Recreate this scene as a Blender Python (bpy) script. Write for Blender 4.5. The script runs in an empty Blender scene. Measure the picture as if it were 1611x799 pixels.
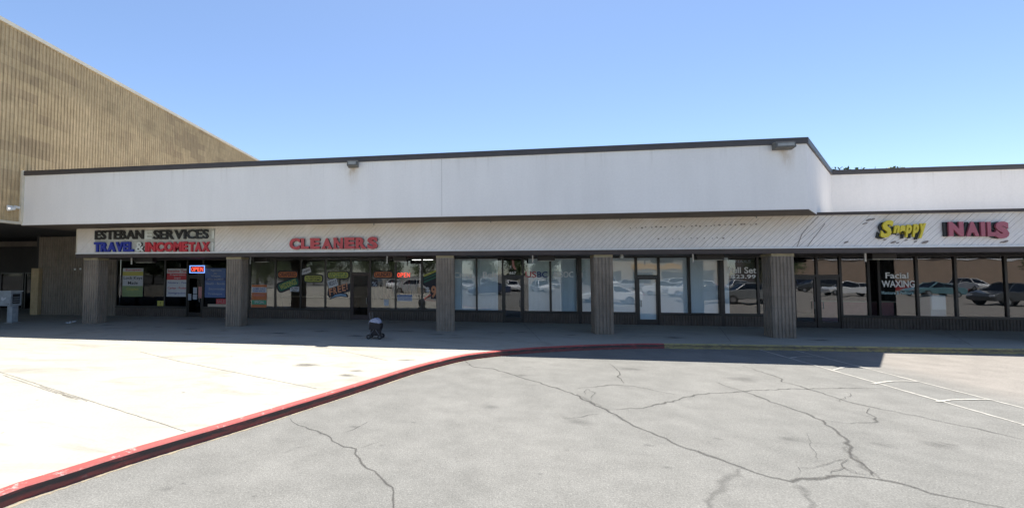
import bpy, bmesh, math, random
from mathutils import Vector, Matrix
random.seed(7)
R_ = math.radians
scn = bpy.context.scene
COL = scn.collection
# ------------------------------------------------------------------ camera
W0, H0 = 1611.0, 799.0            # size of the photograph, used to turn its pixels into rays
FPX, CXP, CYP, CAMZ = 690.0, 650.0, 399.5, 2.45
PITCH = math.atan((430-CYP)/FPX)
YAW = math.atan((760-CXP)*math.cos(PITCH)/FPX)
cam_d = bpy.data.cameras.new('camera'); cam = bpy.data.objects.new('camera', cam_d); COL.objects.link(cam)
cam_d.sensor_fit = 'HORIZONTAL'; cam_d.sensor_width = 36.0
cam_d.lens = FPX/W0*36.0
cam_d.shift_x = (W0/2-CXP)/W0
cam_d.clip_start = 0.1; cam_d.clip_end = 3000
cam.location = (0, 0, CAMZ)
cam.rotation_euler = (math.pi/2+PITCH, 0, YAW)
scn.camera = cam
# ------------------------------------------------------------------ sky, sun, exposure
SUNV = Vector((0.25, 2.6, 6.9)).normalized()     # towards the sun
SUN_EL = math.asin(SUNV.z); SUN_AZ = math.atan2(SUNV.x, SUNV.y)
world = bpy.data.worlds.new('World'); scn.world = world; world.use_nodes = True
wn = world.node_tree; wn.nodes.clear()
sky = wn.nodes.new('ShaderNodeTexSky'); sky.sky_type = 'NISHITA'; sky.sun_disc = False
sky.sun_elevation = SUN_EL; sky.sun_rotation = SUN_AZ; sky.air_density = 0.8; sky.dust_density = 0.25; sky.ozone_density = 2.2
bgn = wn.nodes.new('ShaderNodeBackground'); bgn.inputs['Strength'].default_value = 0.101
won = wn.nodes.new('ShaderNodeOutputWorld')
wn.links.new(sky.outputs[0], bgn.inputs[0]); wn.links.new(bgn.outputs[0], won.inputs[0])
sl = bpy.data.lights.new('sun', 'SUN'); sl.energy = 5.0; sl.angle = R_(0.53); sl.color = (1.0, 0.955, 0.88)
sun = bpy.data.objects.new('sun', sl); COL.objects.link(sun)
sun.rotation_euler = (-SUNV).to_track_quat('-Z', 'Y').to_euler(); sun.location = (0, 40, 60)
scn.view_settings.view_transform = 'Standard'; scn.view_settings.look = 'None'
scn.view_settings.gamma = 1.0; scn.view_settings.use_curve_mapping = False
scn.view_settings.exposure = 1.1
scn.render.engine = 'CYCLES'
scn.cycles.max_bounces = 8; scn.cycles.diffuse_bounces = 5; scn.cycles.glossy_bounces = 4; scn.cycles.transparent_max_bounces = 12

# ------------------------------------------------------------------ pixel of the photograph -> point on a world plane
_F = Vector((-math.sin(YAW)*math.cos(PITCH), math.cos(YAW)*math.cos(PITCH), math.sin(PITCH)))
_R = Vector((math.cos(YAW), math.sin(YAW), 0)); _U = _R.cross(_F); _C = Vector((0, 0, CAMZ))
def ray(x, y): return _F*FPX+_R*(x-CXP)-_U*(y-CYP)
def onz(x, y, z=0.0): d = ray(x, y); return _C+d*((z-CAMZ)/d.z)
def ony(x, y, Y): d = ray(x, y); return _C+d*(Y/d.y)
def onx(x, y, X): d = ray(x, y); return _C+d*(X/d.x)

# ------------------------------------------------------------------ materials
def newmat(name):
    m = bpy.data.materials.new(name); m.use_nodes = True
    nt = m.node_tree; return m, nt, nt.nodes['Principled BSDF']
def N(nt, t, **kw):
    n = nt.nodes.new(t)
    for k, v in kw.items():
        if k in n.inputs.keys(): n.inputs[k].default_value = v
        else: setattr(n, k, v)
    return n
def pos(nt): return nt.nodes.new('ShaderNodeNewGeometry').outputs['Position']
def noise(nt, scale, detail=4, rough=0.55, vec=None, dist=0.0, stretch=None):
    n = nt.nodes.new('ShaderNodeTexNoise'); n.inputs['Scale'].default_value = scale
    n.inputs['Detail'].default_value = detail; n.inputs['Roughness'].default_value = rough; n.inputs['Distortion'].default_value = dist
    v = vec or pos(nt)
    if stretch:
        mp = nt.nodes.new('ShaderNodeMapping'); mp.inputs['Scale'].default_value = stretch
        nt.links.new(v, mp.inputs['Vector']); v = mp.outputs[0]
    nt.links.new(v, n.inputs['Vector']); return n.outputs['Fac']
def ramp(nt, fac, stops):
    r = nt.nodes.new('ShaderNodeValToRGB'); e = r.color_ramp.elements
    while len(e) < len(stops): e.new(0.5)
    for k, (p, c) in enumerate(stops):
        e[k].position = p; e[k].color = (*c, 1) if hasattr(c, '__len__') else (c, c, c, 1)
    nt.links.new(fac, r.inputs[0]); return r.outputs[0]
def mixc(nt, fac, a, b, mode='MIX'):
    m = nt.nodes.new('ShaderNodeMix'); m.data_type = 'RGBA'; m.blend_type = mode
    for s, v in ((0, fac), (6, a), (7, b)):
        if isinstance(v, bpy.types.NodeSocket): nt.links.new(v, m.inputs[s])
        elif s == 0: m.inputs[0].default_value = v
        else: m.inputs[s].default_value = (*v, 1)
    return m.outputs[2]
def math_(nt, op, a, b=0.0, clamp=False):
    m = nt.nodes.new('ShaderNodeMath'); m.operation = op; m.use_clamp = clamp
    for k, v in enumerate((a, b)):
        if isinstance(v, bpy.types.NodeSocket): nt.links.new(v, m.inputs[k])
        else: m.inputs[k].default_value = v
    return m.outputs[0]
def bump(nt, b, h, strength=0.3, dist=0.01):
    n = nt.nodes.new('ShaderNodeBump'); n.inputs['Strength'].default_value = strength; n.inputs['Distance'].default_value = dist
    nt.links.new(h, n.inputs['Height']); nt.links.new(n.outputs[0], b.inputs['Normal'])
MATS = {}
def mat(name, col, rough=0.7, var=0.12, scale=3.0, bs=0.0, bscale=60.0, metal=0.0, emit=None, es=0.0, spec=0.5):
    if name in MATS: return MATS[name]
    m, nt, b = newmat(name)
    b.inputs['Roughness'].default_value = rough; b.inputs['Metallic'].default_value = metal
    b.inputs['Specular IOR Level'].default_value = spec
    if var > 0:
        f = noise(nt, scale, 5, 0.6)
        c = ramp(nt, f, [(0.3, [x*(1-var) for x in col]), (0.7, [min(1, x*(1+var)) for x in col])])
        nt.links.new(c, b.inputs['Base Color'])
    else: b.inputs['Base Color'].default_value = (*col, 1)
    if bs: bump(nt, b, noise(nt, bscale, 4), bs)
    if emit: b.inputs['Emission Color'].default_value = (*emit, 1); b.inputs['Emission Strength'].default_value = es
    MATS[name] = m; return m

def make_asphalt():
    m, nt, b = newmat('asphalt')
    big = ramp(nt, noise(nt, 0.22, 4, 0.6), [(0.32, (0.170, 0.168, 0.156)), (0.68, (0.204, 0.200, 0.185))])
    px = nt.nodes.new('ShaderNodeSeparateXYZ'); nt.links.new(pos(nt), px.inputs[0])
    # the bay beyond the painted aisle was sealed with a paler, pinker coat
    f = math_(nt, 'SUBTRACT', px.outputs[0], 10.2); f = math_(nt, 'ADD', f, math_(nt, 'MULTIPLY', noise(nt, 0.5, 3), 1.2)); f = math_(nt, 'MULTIPLY', f, 0.7, True)
    c = mixc(nt, f, big, (0.245, 0.226, 0.202))
    mid = ramp(nt, noise(nt, 1.6, 6, 0.7), [(0.3, 0.80), (0.6, 1.0), (0.8, 1.10)])
    c = mixc(nt, 1.0, c, mid, 'MULTIPLY')
    # dark oil spots and drips
    oil = ramp(nt, noise(nt, 2.2, 3, 0.5, dist=0.6), [(0.70, 1.0), (0.76, 0.72)])
    c = mixc(nt, 1.0, c, oil, 'MULTIPLY')
    sp = ramp(nt, noise(nt, 55, 2, 0.6), [(0.33, 0.76), (0.52, 1.0), (0.72, 1.34)])
    c = mixc(nt, 1.0, c, sp, 'MULTIPLY')
    sp2 = ramp(nt, noise(nt, 20, 3, 0.7), [(0.3, 0.91), (0.7, 1.09)])
    c = mixc(nt, 1.0, c, sp2, 'MULTIPLY')
    v = nt.nodes.new('ShaderNodeTexVoronoi'); v.inputs['Scale'].default_value = 26; nt.links.new(pos(nt), v.inputs['Vector'])
    st = ramp(nt, v.outputs['Distance'], [(0.10, 1.0), (0.16, 0.0)])
    st = mixc(nt, 1.0, st, ramp(nt, v.outputs['Color'], [(0.80, 0.0), (0.85, 1.0)]), 'MULTIPLY')
    c = mixc(nt, st, c, (0.36, 0.345, 0.31))
    nt.links.new(c, b.inputs['Base Color']); b.inputs['Roughness'].default_value = 0.93; b.inputs['Specular IOR Level'].default_value = 0.2
    bump(nt, b, noise(nt, 60, 3, 0.7), 0.5, 0.012); return m
def make_concrete(name, a, c2, dark=0.86):
    m, nt, b = newmat(name)
    c = ramp(nt, noise(nt, 0.35, 5, 0.6), [(0.3, a), (0.7, c2)])
    st = ramp(nt, noise(nt, 1.1, 6, 0.65, stretch=(0.5, 1.3, 1), dist=0.8), [(0.52, 1.0), (0.70, dark)])
    c = mixc(nt, 1.0, c, st, 'MULTIPLY')
    c = mixc(nt, 1.0, c, ramp(nt, noise(nt, 30, 3, 0.6), [(0.3, 0.93), (0.7, 1.05)]), 'MULTIPLY')
    v = nt.nodes.new('ShaderNodeTexVoronoi'); v.inputs['Scale'].default_value = 1.3; nt.links.new(pos(nt), v.inputs['Vector'])
    gum = ramp(nt, v.outputs['Distance'], [(0.035, 0.0), (0.05, 1.0)])
    c = mixc(nt, gum, (0.16, 0.15, 0.14), c)
    nt.links.new(c, b.inputs['Base Color']); b.inputs['Roughness'].default_value = 0.85; b.inputs['Specular IOR Level'].default_value = 0.3
    bump(nt, b, noise(nt, 40, 4), 0.15, 0.006); return m
def make_paint_kerb(name, col, worn, lo=0.60, hi=0.68, gr=1.0):
    m, nt, b = newmat(name)
    c = ramp(nt, noise(nt, 1.5, 4), [(0.3, [x*0.78 for x in col]), (0.7, [min(1, x*1.12) for x in col])])
    w = ramp(nt, noise(nt, 7, 8, 0.75, stretch=(1, 1, 2.5)), [(lo, 0.0), (hi, 1.0)])
    c = mixc(nt, w, c, worn)
    # tyre scuffs on the face of the kerb, a band of black rubber on vertical sides
    g = nt.nodes.new('ShaderNodeNewGeometry'); s = nt.nodes.new('ShaderNodeSeparateXYZ'); nt.links.new(g.outputs['Normal'], s.inputs[0])
    face = ramp(nt, s.outputs[2], [(0.3, 1.0), (0.8, 0.0)])
    sp = nt.nodes.new('ShaderNodeSeparateXYZ'); nt.links.new(g.outputs['Position'], sp.inputs[0])
    band = ramp(nt, sp.outputs[2], [(0.04, 0.1), (0.075, 1.0)])
    scuff = ramp(nt, noise(nt, 3.5, 7, 0.7, stretch=(1, 0.6, 5)), [(0.36, 0.0), (0.50, 1.0)])
    face_dark = ramp(nt, noise(nt, 5, 6, 0.7, stretch=(1, 1, 3)), [(0.35, 0.45), (0.65, 0.85)])
    c = mixc(nt, math_(nt, 'MULTIPLY', mixc(nt, 1.0, face, face_dark, 'MULTIPLY'), gr), c, (0.09, 0.045, 0.045))  # vertical face mixed unevenly towards dark maroon
    k = mixc(nt, 1.0, mixc(nt, 1.0, face, band, 'MULTIPLY'), scuff, 'MULTIPLY')
    c = mixc(nt, math_(nt, 'MULTIPLY', k, min(1, gr+.15)), c, (0.045, 0.035, 0.035))
    nt.links.new(c, b.inputs['Base Color']); b.inputs['Roughness'].default_value = 0.6
    bump(nt, b, noise(nt, 30, 5), 0.35, 0.01); return m
def make_stucco():
    m, nt, b = newmat('stucco')
    s = nt.nodes.new('ShaderNodeSeparateXYZ'); nt.links.new(pos(nt), s.inputs[0])
    c = ramp(nt, noise(nt, 0.35, 4, 0.55), [(0.3, (0.80, 0.775, 0.745)), (0.7, (0.85, 0.825, 0.795))])
    st = ramp(nt, noise(nt, 2.2, 5, 0.6, stretch=(1.0, 1.0, 0.10)), [(0.35, 0.975), (0.62, 1.01)])
    c = mixc(nt, 1.0, c, st, 'MULTIPLY')
    c = mixc(nt, 1.0, c, ramp(nt, noise(nt, 14, 5, 0.6), [(0.3, 0.97), (0.7, 1.02)]), 'MULTIPLY')
    # brown runs below the coping
    top = ramp(nt, math_(nt, 'MULTIPLY', math_(nt, 'SUBTRACT', 6.72, s.outputs[2]), 1.1), [(0.0, 1.0), (0.9, 0.0)])
    run = ramp(nt, noise(nt, 3.0, 5, 0.7, stretch=(1.2, 1.2, 0.05)), [(0.55, 0.0), (0.75, 0.30)])
    c = mixc(nt, mixc(nt, 1.0, top, run, 'MULTIPLY'), c, (0.38, 0.33, 0.27))
    for X in (ony(554, 268, 16).x, ony(1237, 240, 16).x):   # rust bleeding from under each floodlight
        d = math_(nt, 'ABSOLUTE', math_(nt, 'SUBTRACT', s.outputs[0], X))
        a = ramp(nt, d, [(0.05, 1.0), (0.30, 0.0)])
        z = ramp(nt, math_(nt, 'SUBTRACT', 6.55, s.outputs[2]), [(0.0, 0.75), (0.95, 0.0)])
        k = mixc(nt, 1.0, mixc(nt, 1.0, a, z, 'MULTIPLY'), ramp(nt, noise(nt, 5, 4, 0.6, stretch=(1, 1, .3)), [(0.4, 0.1), (0.65, 1.0)]), 'MULTIPLY')
        c = mixc(nt, k, c, (0.42, 0.30, 0.17))
    nt.links.new(c, b.inputs['Base Color']); b.inputs['Roughness'].default_value = 0.9; b.inputs['Specular IOR Level'].default_value = 0.2
    bump(nt, b, noise(nt, 90, 4), 0.2, 0.006); return m
def make_block(name, a, c2, mort=True):
    m, nt, b = newmat(name)
    c = ramp(nt, noise(nt, 0.6, 5, 0.6), [(0.3, a), (0.7, c2)])
    c = mixc(nt, 1.0, c, ramp(nt, noise(nt, 9, 5, 0.7, stretch=(1, 1, .25)), [(0.3, 0.80), (0.7, 1.18)]), 'MULTIPLY')
    c = mixc(nt, 1.0, c, ramp(nt, noise(nt, 0.45, 3, 0.5, stretch=(1, 1, 2.6)), [(0.55, 1.0), (0.68, 0.84)]), 'MULTIPLY')
    if name == 'tan_block':        # repaired patches of slightly different block
        bt = nt.nodes.new('ShaderNodeTexBrick'); bt.inputs['Scale'].default_value = 1; bt.inputs['Brick Width'].default_value = 1.6; bt.inputs['Row Height'].default_value = .4; bt.inputs['Mortar Size'].default_value = 0
        bt.inputs['Color1'].default_value = (0,0,0,1); bt.inputs['Color2'].default_value = (1,1,1,1)
        sx = nt.nodes.new('ShaderNodeSeparateXYZ'); nt.links.new(pos(nt), sx.inputs[0]); cb = nt.nodes.new('ShaderNodeCombineXYZ')
        nt.links.new(math_(nt, 'ADD', sx.outputs[0], sx.outputs[1]), cb.inputs[0]); nt.links.new(sx.outputs[2], cb.inputs[1]); nt.links.new(cb.outputs[0], bt.inputs['Vector'])
        pm_ = mixc(nt, 1.0, ramp(nt, bt.outputs['Color'], [(0.55, 0.0), (0.75, 1.0)]), ramp(nt, noise(nt, 0.22, 3, .6), [(0.48, 0.0), (0.60, 1.0)]), 'MULTIPLY')
        c = mixc(nt, math_(nt, 'MULTIPLY', pm_, .35), c, (0.24, 0.17, 0.11))
    if mort:                       # horizontal mortar courses
        s = nt.nodes.new('ShaderNodeSeparateXYZ'); nt.links.new(pos(nt), s.inputs[0])
        fr = math_(nt, 'FRACT', math_(nt, 'MULTIPLY', s.outputs[2], 2.5))
        c = mixc(nt, 1.0, c, ramp(nt, fr, [(0.0, 0.80), (0.05, 1.0)]), 'MULTIPLY')
    nt.links.new(c, b.inputs['Base Color']); b.inputs['Roughness'].default_value = 0.92; b.inputs['Specular IOR Level'].default_value = 0.2
    bump(nt, b, noise(nt, 45, 5, 0.7), 0.5, 0.012); return m
def make_boards():
    m, nt, b = newmat('awning_paint')
    s = nt.nodes.new('ShaderNodeSeparateXYZ'); nt.links.new(pos(nt), s.inputs[0])
    c = ramp(nt, noise(nt, 0.5, 5, 0.6), [(0.3, (0.75, 0.70, 0.66)), (0.7, (0.84, 0.80, 0.76))])
    c = mixc(nt, 1.0, c, ramp(nt, noise(nt, 5, 6, 0.7), [(0.3, 0.90), (0.7, 1.04)]), 'MULTIPLY')
    # boards turn yellower and darker towards the top, unevenly
    hz = ramp(nt, s.outputs[2], [(0.0, 0), (1.0, 1)])
    f = math_(nt, 'MULTIPLY', math_(nt, 'SUBTRACT', s.outputs[2], 3.75), 1.3, True)
    f = math_(nt, 'MULTIPLY', f, ramp(nt, noise(nt, 0.9, 4, 0.6), [(0.3, 0.25), (0.7, 1.0)]))
    c = mixc(nt, f, c, (0.66, 0.56, 0.44))
    ch = ramp(nt, noise(nt, 9, 8, 0.8), [(0.66, 0.0), (0.70, 1.0)])
    c = mixc(nt, math_(nt, 'MULTIPLY', ch, 0.5), c, (0.30, 0.26, 0.23))
    nt.links.new(c, b.inputs['Base Color']); b.inputs['Roughness'].default_value = 0.75
    bump(nt, b, noise(nt, 30, 5), 0.2, 0.005); return m
def make_glass(name, ior, tint, wob=0.02):
    m, nt, b = newmat(name); nt.nodes.remove(b)
    out = nt.nodes['Material Output']
    tr = N(nt, 'ShaderNodeBsdfTransparent'); tr.inputs[0].default_value = (*tint, 1)
    gl = N(nt, 'ShaderNodeBsdfGlossy'); gl.inputs['Roughness'].default_value = 0.0; gl.inputs[0].default_value = (0.95, 0.97, 1, 1)
    fr = N(nt, 'ShaderNodeFresnel'); fr.inputs['IOR'].default_value = ior
    bp = N(nt, 'ShaderNodeBump'); bp.inputs['Strength'].default_value = wob; bp.inputs['Distance'].default_value = 0.05
    nt.links.new(noise(nt, 1.3, 1, 0.4), bp.inputs['Height']); nt.links.new(bp.outputs[0], gl.inputs['Normal'])
    mx = N(nt, 'ShaderNodeMixShader'); gb = N(nt, 'ShaderNodeNewGeometry'); nt.links.new(math_(nt, 'MULTIPLY', fr.outputs[0], math_(nt, 'SUBTRACT', 1.0, gb.outputs['Backfacing'])), mx.inputs[0]); nt.links.new(tr.outputs[0], mx.inputs[1]); nt.links.new(gl.outputs[0], mx.inputs[2])
    nt.links.new(mx.outputs[0], out.inputs[0]); return m
M_ASPH = make_asphalt()
M_CONC = make_concrete('pavement_concrete', (0.325, 0.307, 0.255), (0.375, 0.357, 0.308), 0.72)
M_RED = make_paint_kerb('kerb_red_paint', (0.46, 0.065, 0.055), (0.50, 0.36, 0.33), 0.58, 0.66)
M_YEL = make_paint_kerb('kerb_yellow_paint', (0.46, 0.39, 0.15), (0.20, 0.18, 0.14), 0.50, 0.60, 0.45)
M_STUC = make_stucco()
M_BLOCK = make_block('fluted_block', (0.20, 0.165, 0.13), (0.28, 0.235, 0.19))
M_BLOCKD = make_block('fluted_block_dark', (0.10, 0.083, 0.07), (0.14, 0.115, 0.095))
M_TAN = make_block('tan_block', (0.455, 0.340, 0.195), (0.53, 0.40, 0.235))
M_AWN = make_boards()
M_COPE = mat('coping_brown', (0.060, 0.052, 0.050), 0.5, 0.15, 2)
M_BRN = mat('dark_brown_trim', (0.060, 0.045, 0.040), 0.65, 0.2, 2)
M_SOFF = mat('soffit_brown', (0.12, 0.095, 0.075), 0.85, 0.2, 1.5)
M_FRAME = mat('bronze_frame', (0.018, 0.015, 0.014), 0.35, 0.1, 3)
M_CAP = mat('column_cap', (0.34, 0.28, 0.17), 0.8, 0.2, 3)
M_CREAM = mat('cream_trim', (0.66, 0.60, 0.48), 0.7, 0.08, 2)
M_GLASSB = make_glass('clear_glass', 2.05, (0.80, 0.83, 0.84))
M_GLASS = make_glass('window_glass', 2.1, (0.93, 0.96, 0.97), 0.05)
M_GDARK = make_glass('tinted_glass', 1.3, (0.40, 0.41, 0.43))
M_WHITE = mat('white_paint', (0.75, 0.75, 0.73), 0.6, 0.06, 4)
M_LINE = mat('line_paint', (0.345, 0.33, 0.295), 0.85, 0.22, 9)
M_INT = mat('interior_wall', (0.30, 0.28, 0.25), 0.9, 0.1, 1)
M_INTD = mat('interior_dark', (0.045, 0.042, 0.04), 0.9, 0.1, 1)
M_ROOF = mat('roof_gravel', (0.30, 0.29, 0.28), 0.95, 0.2, 4)
M_ROOFL = mat('roof_pale_bounce', (0.62, 0.56, 0.48), 0.9, 0.1, 2)  # awning roof out of view, made pale to bounce light onto the parapet
def feather(name, col, lo, hi, nscale, nw=0.6, amax=1.0):
    # ragged, crumbling edge: opacity falls off across the width of the strip, broken up by noise
    m, nt, b = newmat(name); out = nt.nodes['Material Output']
    b.inputs['Base Color'].default_value = (*col, 1); b.inputs['Roughness'].default_value = .95; b.inputs['Specular IOR Level'].default_value = .15
    at = nt.nodes.new('ShaderNodeAttribute'); at.attribute_name = 'core'
    v = math_(nt, 'ADD', at.outputs['Fac'], math_(nt, 'MULTIPLY', math_(nt, 'SUBTRACT', noise(nt, nscale, 5, .75), 0.5), nw*2))
    a = ramp(nt, v, [(lo, 0.0), (hi, amax)])
    tr = nt.nodes.new('ShaderNodeBsdfTransparent'); mx = nt.nodes.new('ShaderNodeMixShader')
    nt.links.new(a, mx.inputs[0]); nt.links.new(tr.outputs[0], mx.inputs[1]); nt.links.new(b.outputs[0], mx.inputs[2]); nt.links.new(mx.outputs[0], out.inputs[0])
    return m
M_CRACK = feather('crack_filler', (0.078, 0.075, 0.070), 0.30, 0.95, 26, 0.6, 0.60)
M_PATCH = feather('tar_patch', (0.105, 0.102, 0.097), 0.25, 1.0, 12, 0.8, 0.28)
M_GRIT = feather('gutter_grit', (0.34, 0.29, 0.21), 0.45, 0.95, 9, 1.0, 0.85)
M_STAIN = feather('oil_stain', (0.10, 0.098, 0.094), 0.2, 1.1, 5, 0.8, 0.26)
M_JOINT = mat('joint_dirt', (0.20, 0.185, 0.16), 0.95, 0.3, 5)
M_GREY = mat('galvanised_grey', (0.22, 0.22, 0.21), 0.5, 0.2, 6)
M_BLACK = mat('black_paint', (0.012, 0.012, 0.013), 0.5, 0)

# ------------------------------------------------------------------ mesh builder
class MB:
    def __init__(s): s.v = []; s.f = []; s.mi = []; s.m = 0
    def add(s, vs, fs):
        o = len(s.v); s.v += [tuple(v) for v in vs]
        for f in fs: s.f.append([i+o for i in f]); s.mi.append(s.m)
        return s
    def box(s, x0, x1, y0, y1, z0, z1):
        return s.add([(x0,y0,z0),(x1,y0,z0),(x1,y1,z0),(x0,y1,z0),(x0,y0,z1),(x1,y0,z1),(x1,y1,z1),(x0,y1,z1)],
                     [(0,3,2,1),(4,5,6,7),(0,1,5,4),(1,2,6,5),(2,3,7,6),(3,0,4,7)])
    def prism(s, pts, z0, z1):           # polygon in XY (counter-clockwise), from z0 to z1
        n = len(pts)
        vs = [(p[0], p[1], z0) for p in pts]+[(p[0], p[1], z1) for p in pts]
        return s.add(vs, [list(range(n))[::-1], list(range(n, 2*n))]+[(i, (i+1) % n, n+(i+1) % n, n+i) for i in range(n)])
    def plate(s, pts, y0, y1):           # polygon in XZ given as (x, z), from y0 (front) to y1
        n = len(pts)
        vs = [(p[0], y0, p[1]) for p in pts]+[(p[0], y1, p[1]) for p in pts]
        return s.add(vs, [list(range(n)), list(range(n, 2*n))[::-1]]+[(i, n+i, n+(i+1) % n, (i+1) % n) for i in range(n)])
    def sheet(s, path, z0, z1):          # vertical sheet along an XY path
        for a, b in zip(path[:-1], path[1:]): s.add([(a[0],a[1],z0),(b[0],b[1],z0),(b[0],b[1],z1),(a[0],a[1],z1)], [(0,1,2,3)])
        return s
    def tube(s, a, b, r, r2=None, n=12):
        a = Vector(a); b = Vector(b); d = (b-a).normalized(); r2 = r if r2 is None else r2
        u = d.orthogonal().normalized(); w = d.cross(u)
        vs = [a+(u*math.cos(t)+w*math.sin(t))*r for t in [2*math.pi*i/n for i in range(n)]]+[b+(u*math.cos(t)+w*math.sin(t))*r2 for t in [2*math.pi*i/n for i in range(n)]]
        return s.add(vs, [(i, (i+1) % n, n+(i+1) % n, n+i) for i in range(n)]+[list(range(n))[::-1], list(range(n, 2*n))])
    def ball(s, c, r, sc=(1,1,1), n=10):
        vs = []; fs = []
        for i in range(n+1):
            for j in range(2*n):
                t = math.pi*i/n; p = math.pi*j/n
                vs.append((c[0]+r*sc[0]*math.sin(t)*math.cos(p), c[1]+r*sc[1]*math.sin(t)*math.sin(p), c[2]+r*sc[2]*math.cos(t)))
        for i in range(n):
            for j in range(2*n): fs.append((i*2*n+j, (i+1)*2*n+j, (i+1)*2*n+(j+1) % (2*n), i*2*n+(j+1) % (2*n)))
        return s.add(vs, fs)
    def build(s, name, ms, parent=None, bevel=0.0, smooth=False, org=None):
        me = bpy.data.meshes.new(name)
        o3 = Vector(org) if org is not None else (world_loc(parent) if parent else Vector((0, 0, 0)))
        me.from_pydata([(v[0]-o3.x, v[1]-o3.y, v[2]-o3.z) for v in s.v], [], s.f)
        for m in (ms if isinstance(ms, (list, tuple)) else [ms]): me.materials.append(m)
        for p, k in zip(me.polygons, s.mi): p.material_index = k
        bm = bmesh.new(); bm.from_mesh(me); bmesh.ops.recalc_face_normals(bm, faces=bm.faces)
        if bevel:
            bmesh.ops.remove_doubles(bm, verts=bm.verts, dist=1e-5)
            bmesh.ops.bevel(bm, geom=[e for e in bm.edges if len(e.link_faces) == 2 and e.calc_face_angle(0) > 0.5], offset=bevel, segments=2, profile=0.5, affect='EDGES', clamp_overlap=True)
        bm.to_mesh(me); bm.free()
        if smooth:
            for p in me.polygons: p.use_smooth = True
        o = bpy.data.objects.new(name, me); COL.objects.link(o)
        if parent: o.parent = parent
        elif org is not None: o.location = o3
        return o
def world_loc(o):
    v = Vector((0, 0, 0))
    while o: v = v+o.location; o = o.parent
    return v
def tag(o, label=None, cat=None, group=None, kind=None):
    if label: o['label'] = label
    if cat: o['category'] = cat
    if group: o['group'] = group
    if kind: o['kind'] = kind
    return o
def thing(name, label, cat, loc, group=None):
    o = bpy.data.objects.new(name, None); o.empty_display_size = 0.3; COL.objects.link(o); o.location = loc
    return tag(o, label, cat, group)
def copy_tree(o, parent=None):
    c = o.copy(); COL.objects.link(c); c.parent = parent
    for ch in list(o.children): copy_tree(ch, c)
    return c
# ---- lettering: every glyph becomes a mesh fitted to a box on a facade plane
_gc = {}
def glyph(txt, bold=0.0, shear=0.0):
    k = (txt, bold, shear)
    if k in _gc: return _gc[k]
    cu = bpy.data.curves.new('glyph', 'FONT'); cu.body = txt; cu.size = 1; cu.offset = bold; cu.shear = shear; cu.extrude = 0.5; cu.resolution_u = 3
    ob = bpy.data.objects.new('glyph', cu); COL.objects.link(ob)
    dg = bpy.context.evaluated_depsgraph_get(); dg.update()
    me = bpy.data.meshes.new_from_object(ob.evaluated_get(dg))
    vs = [v.co.copy() for v in me.vertices]; fs = [list(p.vertices) for p in me.polygons]
    bpy.data.objects.remove(ob); bpy.data.curves.remove(cu); bpy.data.meshes.remove(me)
    _gc[k] = (vs, fs); return _gc[k]
def put_text(mb, txt, x0, x1, z0, z1, y, depth, bold=0.0, shear=0.0, rot=0.0):
    vs, fs = glyph(txt, bold, shear)
    ax = min(v.x for v in vs); bx = max(v.x for v in vs); ay = min(v.y for v in vs); by = max(v.y for v in vs)
    cx, cz = (x0+x1)/2, (z0+z1)/2; c, s = math.cos(rot), math.sin(rot); out = []
    for v in vs:
        X = x0+(v.x-ax)/(bx-ax)*(x1-x0); Zz = z0+(v.y-ay)/(by-ay)*(z1-z0)
        dx, dz = X-cx, Zz-cz
        out.append((cx+dx*c-dz*s, y-(v.z+0.5)*depth, cz+dx*s+dz*c))
    mb.add(out, fs)
def pbox(x0, x1, y0, y1, Y):      # photo rectangle -> X0, X1, Z0, Z1 on the plane Y
    a = ony(x0, (y0+y1)/2, Y); b = ony(x1, (y0+y1)/2, Y); t = ony((x0+x1)/2, y0, Y); u = ony((x0+x1)/2, y1, Y)
    return a.x, b.x, u.z, t.z
def letters(parent, word, x0, x1, z0, z1, y, depth, m, side=None, bold=0.03, gap=0.12, shear=0.0, dy=None):
    """channel letters, each a part of its own"""
    ws = []
    for ch in word:
        vs, _ = glyph(ch, bold, shear); w = max(v.x for v in vs)-min(v.x for v in vs); ws.append(w if ch != 'I' else max(w, 0.16))
    g = gap*sum(ws)/len(ws); tot = sum(ws)+g*(len(ws)-1); k = (x1-x0)/tot; x = x0
    for i, (ch, w) in enumerate(zip(word, ws)):
        mb = MB(); o = dy[i] if dy else 0
        put_text(mb, ch, x, x+w*k, z0+o, z1+o, y, depth, bold, shear)
        ob = mb.build('letter', [m, side or m], parent)
        for p in ob.data.polygons:
            if abs(p.normal.y) < 0.7: p.material_index = 1
        x += (w+g)*k

# ================================================================== THE SETTING
ground = MB()
gx = [-400, -120, -60, -30, -15, 0, 15, 30, 60, 120, 400]
gv = [(x, y, 0) for y in gx for x in gx]
ground.add(gv, [(j*11+i, j*11+i+1, (j+1)*11+i+1, (j+1)*11+i) for j in range(10) for i in range(10)])
tag(ground.build('ground', M_ASPH), kind='structure')
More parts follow.
